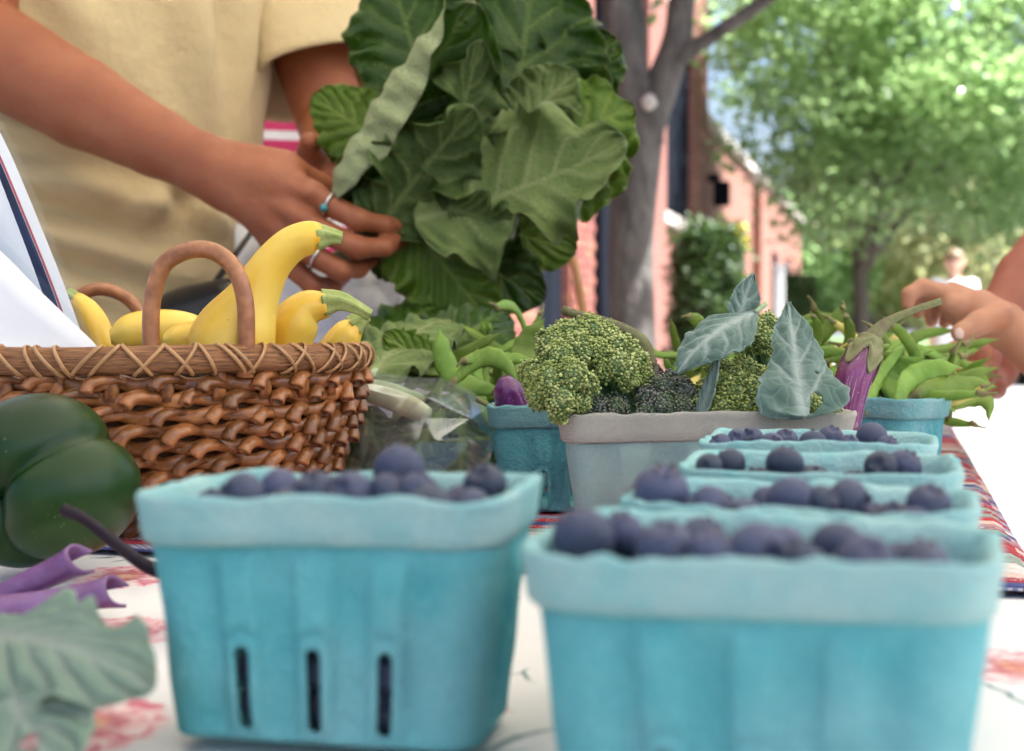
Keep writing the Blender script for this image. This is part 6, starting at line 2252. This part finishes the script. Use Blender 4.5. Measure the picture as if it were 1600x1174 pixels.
def figure(label, foot, face, H, skin, shirt, arms, torso_w=.19, hair=M_HAIR, h=.014, hands_pr=None, fine=.0024, shirt_fn=None, sleeve=.5, kind='person', legs_m=M_JEANS):
    """one person: a continuous body mesh, clothes and hair as children.
    foot: (x, y) under the pelvis; face: heading; arms: [(shoulder, elbow, wrist)] right then left (None = hanging)"""
    f = v3(math.cos(face), math.sin(face), 0); l = v3(-f[1], f[0], 0)
    k = H / 1.7
    c = v3(foot[0], foot[1], 0)
    o = root('person', (foot[0], foot[1], 0), label, 'person')
    up = v3(0, 0, 1)
    hip, chest, neck = c + up * .93 * k, c + up * 1.28 * k, c + up * 1.44 * k
    pr = [(hip - l * .08 * k, hip + l * .08 * k, .098 * k, .098 * k), (hip, chest, .095 * k, .11 * k), (chest - l * .09 * k, chest + l * .09 * k, .10 * k, .10 * k),
          (neck - l * .14 * k - up * .05 * k, neck + l * .14 * k - up * .05 * k, .06 * k, .06 * k), (neck - up * .06 * k, neck + up * .08 * k, .055 * k, .052 * k)]
    hd = neck + up * .175 * k + f * .02 * k
    pr += [(hd + up * .02 * k, hd - up * .05 * k + f * .02 * k, .092 * k, .068 * k), (hd + up * .02 * k - f * .03 * k, hd + up * .02 * k, .09 * k, .09 * k),
           (hd + f * .085 * k + up * .01 * k, hd + f * .105 * k - up * .025 * k, .010 * k, .016 * k),     # nose
           (hd + f * .075 * k - up * .065 * k - l * .018 * k, hd + f * .075 * k - up * .065 * k + l * .018 * k, .012 * k, .012 * k),   # mouth
           (hd + f * .078 * k + up * .03 * k - l * .035 * k, hd + f * .078 * k + up * .03 * k + l * .035 * k, .012 * k, .012 * k)]     # brow
    for s in (-1, 1):
        pr.append((hd + l * s * .088 * k - up * .0 * k, hd + l * s * .092 * k - up * .035 * k, .017 * k, .012 * k))
        kn = c + l * s * .095 * k + up * .48 * k + f * .02 * k; an = c + l * s * .10 * k + up * .09 * k
        pr += [(hip + l * s * .085 * k, kn, .085 * k, .055 * k), (kn, an, .055 * k, .036 * k), (an - up * .04 * k - f * .03 * k, an - up * .055 * k + f * .14 * k, .035 * k, .03 * k)]
    arm_pts = []
    for s, a in zip((-1, 1), arms):
        if a is None:
            sh = neck + l * s * .175 * k - up * .05 * k
            a = (sh, sh + l * s * .04 * k - up * .28 * k - f * .02 * k, sh + l * s * .04 * k - up * .52 * k + f * .05 * k)
            # a relaxed hand with its own fingers
            w = a[2]; dn = v3(0, 0, -1) * k
            pr.append((w, w + dn * .08, .028 * k, .034 * k))
            for q in range(4):
                pr.append((w + dn * .08 + f * (.024 - .016 * q) * k, w + dn * (.155 - .01 * abs(q - 1)) + f * (.03 - .012 * q) * k - l * s * .02 * k, .010 * k, .008 * k))
            pr.append((w + dn * .03 + f * .02 * k, w + dn * .09 + f * .055 * k, .013 * k, .010 * k))
            pr.append((a[1], a[2], .042 * k, .029 * k))
        a = tuple(v3(*q) for q in a)
        arm_pts.append(a)
        pr += [(a[0], a[1], .052 * k, .044 * k)]
    v, fc = body_mesh(pr, .03 * k, h)
    vs, fs = [v], [fc]
    n = len(v)
    if hands_pr is not None:
        for hp in hands_pr:
            v2, f2 = body_mesh(hp, hp_k, fine)
            vs.append(v2); fs.append(f2 + n); n += len(v2)
    wpart('body', mesh(np.concatenate(vs), np.concatenate(fs)), skin, o)
    # hair cap
    hv = [(hd + up * .045 * k - f * .03 * k, hd + up * .05 * k + f * .02 * k, .098 * k, .090 * k), (hd - f * .05 * k, hd - f * .06 * k - up * .07 * k, .08 * k, .06 * k)]
    v, fc = body_mesh(hv, .03 * k, h * .8)
    wpart('hair', mesh(v, fc), hair, o)
    # trousers
    tp = [(hip - l * .075 * k - up * .03 * k, hip + l * .075 * k - up * .03 * k, .108 * k, .108 * k)]
    for s in (-1, 1):
        kn = c + l * s * .095 * k + up * .48 * k + f * .02 * k; an = c + l * s * .10 * k + up * .10 * k
        tp += [(hip + l * s * .085 * k, kn, .10 * k, .075 * k), (kn, an, .075 * k, .06 * k)]
    v, fc = body_mesh(tp, .03 * k, h)
    wpart('trousers', mesh(v, fc), legs_m, o)
    if shirt_fn is None:
        fo = Fld(abs(int(foot[0] * 100)) + 7, 22, 10)
        sp = [(hip + up * .02 * k - l * .08 * k, hip + up * .02 * k + l * .08 * k, .138 * k, .138 * k), (hip, chest, .14 * k, .15 * k), (chest - l * .1 * k, chest + l * .1 * k, .135 * k, .135 * k), (neck - l * .15 * k - up * .06 * k, neck + l * .15 * k - up * .06 * k, .068 * k, .068 * k)]
        for a in arm_pts:
            sp.append((a[0], a[0] + (a[1] - a[0]) * sleeve, .068 * k, .066 * k))
        v, fc = body_mesh(sp, .03 * k, h, lambda g: (.005 * fo(g)).astype(np.float32))
        wpart('shirt', mesh(v, fc), shirt, o)
    else:
        shirt_fn(o)
    return o, arm_pts


hp_k = .0055
# ---- the seller: right forearm across the picture, hand closed on the collard stalks
E0, W0 = P(-46, 62, 1.44), P(338, 268, 1.385)
FA = lambda a, b, ra, rb: (np.array(a), np.array(b), ra, rb)
DH = 1.372
mcpI, mcpM, mcpR, mcpP = P(488, 306, 1.362), P(470, 345, 1.356), P(458, 382, 1.360), P(446, 408, 1.370)
hand = [FA(P(-30, 72, 1.435), P(130, 163, 1.415), .051, .044), FA(P(130, 163, 1.415), P(245, 223, 1.40), .044, .0335), FA(P(245, 223, 1.40), W0, .0335, .0275),
        FA(P(318, 250, 1.385), P(352, 280, 1.385), .0265, .0265), FA(P(312, 268, 1.385), P(356, 292, 1.385), .0235, .024),
        FA(W0, P(425, 290, 1.372), .0265, .028), FA(P(350, 285, 1.384), P(428, 335, 1.372), .0245, .0255), FA(P(352, 252, 1.388), P(440, 272, 1.38), .0205, .024),
        FA(P(425, 290, 1.372), mcpI, .026, .0145), FA(P(425, 300, 1.372), mcpM, .024, .0145), FA(P(420, 330, 1.372), mcpR, .022, .0135), FA(P(415, 340, 1.375), mcpP, .020, .0125),
        # knuckles and tendons
        FA(P(372, 276, 1.3625), P(482, 303, 1.3505), .0042, .0062), FA(P(368, 290, 1.361), P(465, 340, 1.3465), .0042, .0066), FA(P(364, 302, 1.3615), P(452, 376, 1.352), .004, .0062), FA(P(300, 262, 1.372), P(400, 318, 1.354), .0032, .0030), FA(P(400, 318, 1.354), P(440, 352, 1.352), .0030, .0028), FA(P(385, 296, 1.355), P(430, 308, 1.352), .0028, .0026),
        # index, middle, ring, little finger
        FA(mcpI, P(560, 343, 1.350), .0122, .0100), FA(P(560, 343, 1.350), P(600, 352, 1.368), .0100, .0088), FA(P(600, 352, 1.368), P(632, 352, 1.388), .0086, .0074),
        FA(mcpM, P(560, 388, 1.350), .0122, .0102), FA(P(560, 388, 1.350), P(602, 386, 1.366), .0102, .0088), FA(P(602, 386, 1.366), P(632, 374, 1.386), .0086, .0074),
        FA(mcpR, P(532, 423, 1.356), .0118, .0100), FA(P(532, 423, 1.356), P(560, 420, 1.378), .0098, .0086), FA(P(560, 420, 1.378), P(582, 404, 1.40), .0085, .0072),
        FA(mcpP, P(490, 447, 1.372), .0112, .0095), FA(P(490, 447, 1.372), P(520, 446, 1.395), .0092, .0082), FA(P(520, 446, 1.395), P(540, 430, 1.412), .008, .007),
        # thumb goes behind the stalks
        FA(P(395, 268, 1.385), P(455, 268, 1.405), .020, .0155), FA(P(455, 268, 1.405), P(500, 290, 1.43), .0145, .0125), FA(P(500, 290, 1.43), P(535, 312, 1.44), .012, .0095)]
EL, WL = P(522, 200, 1.72), P(528, 262, 1.50)
lhand = [FA(EL, WL, .042, .028), FA(WL, P(540, 290, 1.46), .028, .030),
         FA(P(515, 270, 1.48), P(484, 240, 1.455), .016, .0125), FA(P(484, 240, 1.455), P(483, 222, 1.44), .0125, .0100)]
for q, (x, y) in enumerate([(560, 262), (575, 285), (580, 308), (575, 330)]):
    lhand += [FA(P(545, 290, 1.46), P(x, y, 1.445), .016, .011), FA(P(x, y, 1.445), P(x + 30, y + 6, 1.425), .0105, .0085)]
RS, LS = v3(-.56, 1.53, 1.40), v3(-.315, 1.81, 1.40)


def seller_shirt(o):
    """loose T-shirt: body tube with diagonal drag folds, two wide sleeves"""
    nz_, na = 110, 150
    z = np.linspace(.86, 1.44, nz_)[:, None]
    a = np.arange(na)[None, :] / na * 2 * PI
    cx, cy = -.470, 1.660
    face = math.atan2(-.66, .75)
    hw = np.interp(z, [.86, 1.0, 1.12, 1.28, 1.38, 1.44], [.178, .178, .188, .222, .215, .11])   # across the shoulders
    hd = np.interp(z, [.86, 1.0, 1.12, 1.28, 1.38, 1.44], [.145, .140, .142, .150, .125, .09])   # front to back
    ca, sa = np.cos(a), np.sin(a)
    e = 2.4
    rr = (np.abs(ca) ** e + np.abs(sa) ** e) ** (-1 / e)
    lx, ly = hd * rr * ca, hw * rr * sa                 # lx forward, ly to the left
    X = cx + lx * math.cos(face) - ly * math.sin(face)
    Y = cy + lx * math.sin(face) + ly * math.cos(face)
    Z = z + 0 * a
    p = np.stack([X, Y, Z], -1)
    # folds: ridges that run down to the right, stronger towards the hem
    # ridge lines in picture space of the real shirt: (x, z) start -> end, height, width
    folds = [((-.62, 1.02), (-.36, .93), .017, .013), ((-.62, 1.06), (-.30, .985), .010, .014), ((-.60, .95), (-.40, .90), .013, .012), ((-.40, 1.10), (-.315, .96), .010, .010),
             ((-.36, 1.30), (-.335, 1.08), .012, .016), ((-.30, 1.28), (-.31, 1.06), .008, .012), ((-.52, 1.32), (-.42, 1.15), .007, .018), ((-.36, 1.07), (-.40, .98), .012, .012), ((-.58, 1.10), (-.44, 1.06), .006, .012)]
    n_ = np.stack([np.cos(face) * ca - np.sin(face) * sa, np.sin(face) * ca + np.cos(face) * sa, 0 * (ca + z)], -1) if False else np.stack([X - cx, Y - cy, 0 * X], -1)
    n_ = n_ / (np.linalg.norm(n_, axis=-1, keepdims=True) + 1e-9)
    disp = np.zeros_like(X)
    for (x0, z0), (x1, z1), hgt, wd in folds:
        dx, dz = x1 - x0, z1 - z0
        L2 = dx * dx + dz * dz
        t = ((X - x0) * dx + (Z - z0) * dz) / L2
        tc = np.clip(t, 0, 1)
        dd = ((X - x0) - tc * dx) * (-dz) / math.sqrt(L2) + ((Z - z0) - tc * dz) * dx / math.sqrt(L2)
        far_ = np.hypot((X - x0) - t * dx, 0)
        dist = np.sqrt(((X - x0) - tc * dx) ** 2 + ((Z - z0) - tc * dz) ** 2)
        prof = np.exp(-(dist / wd) ** 2) - .55 * np.exp(-((dist - 1.9 * wd) / wd) ** 2)
        disp += 1.35 * hgt * prof * np.sin(PI * np.clip(t, .05, .95)) * (Y < cy)
    f1, f2 = Fld(91, 14, 10), Fld(92, 45, 10)
    disp += .006 * f1(p) + .0012 * f2(p)
    p = p + n_ * disp[..., None]
    sh = wpart('shirt', mesh(p.reshape(-1, 3), grid_faces(nz_, na, True)), M_SHIRT, o)
    solid(sh, .002)
    for (S, E_, r0, r1, ln) in ((RS, E0, .082, .088, .62), (LS, EL, .080, .090, .80)):
        S = np.array(S); E_ = np.array(E_)
        d = E_ - S
        c = np.array([S - d * .12, S + d * ln * .35, S + d * ln * .7, S + d * ln])
        v, f = sweep(c, [r0 * .8, r0, (r0 + r1) / 2, r1], 26, 40, capped=False, lobes=lambda th, s: 1 + .05 * np.sin(3 * th + 2 * s) + .03 * np.sin(5 * th - 3 * s))
        # the hem turned in
        sv = wpart('sleeve', mesh(v, f), M_SHIRT, sh)
        sv.location = (0, 0, 0)
        solid(sv, .0025)
    return sh


figure('seller in a pale khaki T-shirt reaching over the table with a bunch of collards', (-.45, 1.68), math.atan2(-.66, .75), 1.68, M_SKIN, M_SHIRT, [(RS, E0, W0), (LS, EL, WL)], hands_pr=[hand, lhand], fine=.0023, shirt_fn=seller_shirt)

M_SILVER = simple('silver', (.75, .74, .72), rough=.25, metal=1.0)
M_TURQ = simple('turquoise stone', (.06, .36, .38), (.04, .25, .28), rough=.3, nscale=300)


def ring(label, a, b, t, r, stone):
    A, B = a, b
    c = A + (B - A) * t
    d = (B - A).normalized()
    o = root('finger_ring', c, label, 'ring', rot=d.to_track_quat('Z', 'Y').to_euler())
    q = np.linspace(0, 2 * PI, 40, endpoint=False)
    v, f = sweep(np.stack([np.cos(q) * r, np.sin(q) * r, 0 * q], -1), [.0013] * 40, seg=8, closed=True, raw=True)
    ob('band', mesh(v, f), M_SILVER, o)
    if stone:
        loc = d.to_track_quat('Z', 'Y').to_matrix().inverted() @ Vector((.1, -.86, -.45)).normalized()
        loc.z = 0; loc.normalize()
        v, f = lathe([(.0, -.002), (.0034, -.0015), (.0038, .0), (.003, .002), (.0, .0028)], 16)
        ob('stone', mesh(v, f), M_TURQ, o, loc=loc * (r + .001), rot=loc.to_track_quat('Z', 'Y').to_euler())
    return o


ring('silver ring with turquoise stone on the top finger of the hand holding collards', mcpI, P(560, 343, 1.350), .40, .0126, True)
ring('plain silver ring on the third finger of the hand holding collards', mcpR, P(532, 423, 1.356), .50, .0120, False)

# ---- person in the striped shirt behind the seller
figure('person in a pink and white striped shirt standing behind the seller', (P(500, 500, 2.55).x, 2.55), -1.2, 1.60, M_SKIN, M_STRIPE, [None, None], h=.016)
# ---- far person in white
fp = P(1491, 450, 13.0)
figure('far away person in a white top standing in the sunny street', (fp.x, fp.y), -1.9, 1.52, mat_skin('fair skin', (.50, .30, .21), (.55, .34, .25), (.5, .26, .18)), M_WHITE, [None, None], h=.02, legs_m=M_WHITE, hair=simple('light brown hair', (.20, .13, .07), rough=.5))

# ---- child's hand reaching in from the right
hp_k = .004
Ew, Ee = P(1572, 512, 1.30), P(1770, 660, 1.22)
ch = [FA(P(1790, 672, 1.215), P(1640, 566, 1.285), .031, .0235), FA(P(1640, 566, 1.285), Ew, .0235, .0195), FA(Ew, P(1530, 484, 1.30), .0195, .0185), FA(P(1575, 500, 1.31), P(1490, 462, 1.31), .0155, .0125), FA(P(1565, 520, 1.30), P(1500, 492, 1.30), .015, .0125),
      FA(P(1530, 490, 1.30), P(1488, 478, 1.30), .017, .0125),
      # fingers: two upper ones stretched forward and bent down at the tips
      FA(P(1492, 463, 1.305), P(1442, 449, 1.30), .0092, .0078), FA(P(1442, 449, 1.30), P(1422, 460, 1.297), .0077, .0070), FA(P(1422, 460, 1.297), P(1419, 476, 1.295), .0068, .0058),
      FA(P(1490, 470, 1.315), P(1452, 456, 1.318), .0092, .0078), FA(P(1452, 456, 1.318), P(1434, 470, 1.318), .0077, .0068), FA(P(1434, 470, 1.318), P(1434, 488, 1.315), .0066, .0056),
      FA(P(1492, 480, 1.325), P(1466, 476, 1.335), .0088, .0075), FA(P(1466, 476, 1.335), P(1455, 490, 1.335), .0074, .0065), FA(P(1455, 490, 1.335), P(1456, 502, 1.33), .0064, .0055),
      FA(P(1500, 490, 1.33), P(1482, 492, 1.345), .008, .0068), FA(P(1482, 492, 1.345), P(1476, 504, 1.345), .0066, .0056),
      # thumb
      FA(P(1560, 494, 1.285), P(1528, 506, 1.272), .0135, .0108), FA(P(1528, 506, 1.272), P(1501, 520, 1.268), .0105, .0088)]
cs = v3(.63, 1.18, 1.00)
co_, _ = figure('child at the right edge reaching a hand over the beans', (.74, 1.22), PI * .92, 1.22, M_SKIN_C, M_BLUE, [None, (cs, Ee, Ew)], h=.013, hands_pr=[ch], fine=.0020, sleeve=.45)
nv_, nf_ = lathe([(.0, .0012), (.0022, .0010), (.0040, .0003), (.0044, -.0006)], 14)
nl = mesh(nv_ * np.array([1.0, 1.25, 1]), nf_)
no = ob('thumb_nail', nl, M_NAIL, co_)
no.matrix_local = Matrix.Translation(P(1499, 521, 1.2600) - co_.location) @ Vector((-.15, -.95, .2)).to_track_quat('Z', 'Y').to_matrix().to_4x4()

# ---- adult's arm and hand behind the child's
hp_k = .008
Aw, Ae = P(1556, 515, 1.47), P(1700, 330, 1.60)
ah = [FA(Ae, P(1610, 440, 1.52), .043, .036), FA(P(1610, 440, 1.52), Aw, .036, .0275), FA(Aw, P(1535, 552, 1.45), .027, .026), FA(P(1570, 525, 1.47), P(1555, 575, 1.45), .024, .024), FA(P(1535, 525, 1.46), P(1518, 555, 1.44), .022, .018),
      # index finger bent towards the beans
      FA(P(1520, 552, 1.44), P(1494, 552, 1.42), .0125, .0112), FA(P(1494, 552, 1.42), P(1482, 572, 1.41), .0108, .0095), FA(P(1482, 572, 1.41), P(1484, 590, 1.41), .009, .008),
      FA(P(1528, 575, 1.435), P(1510, 590, 1.41), .0125, .011), FA(P(1510, 590, 1.41), P(1512, 606, 1.415), .0105, .0090),
      FA(P(1545, 585, 1.435), P(1530, 600, 1.41), .012, .0105), FA(P(1530, 600, 1.41), P(1535, 612, 1.42), .010, .0088),
      FA(P(1560, 588, 1.44), P(1552, 602, 1.42), .0115, .010), FA(P(1552, 602, 1.42), P(1558, 612, 1.43), .0095, .0085),
      # thumb pointing down in front
      FA(P(1540, 540, 1.435), P(1543, 560, 1.415), .0140, .0115), FA(P(1543, 560, 1.415), P(1545, 578, 1.405), .0112, .0095)]
as_ = v3(.83, 1.72, 1.36)
figure('adult at the right edge picking beans beside the child', (.98, 1.80), PI * .95, 1.70, M_SKIN_R, M_WHITE, [None, (as_, Ae, Aw)], h=.016, hands_pr=[ah], fine=.0025, sleeve=.5)
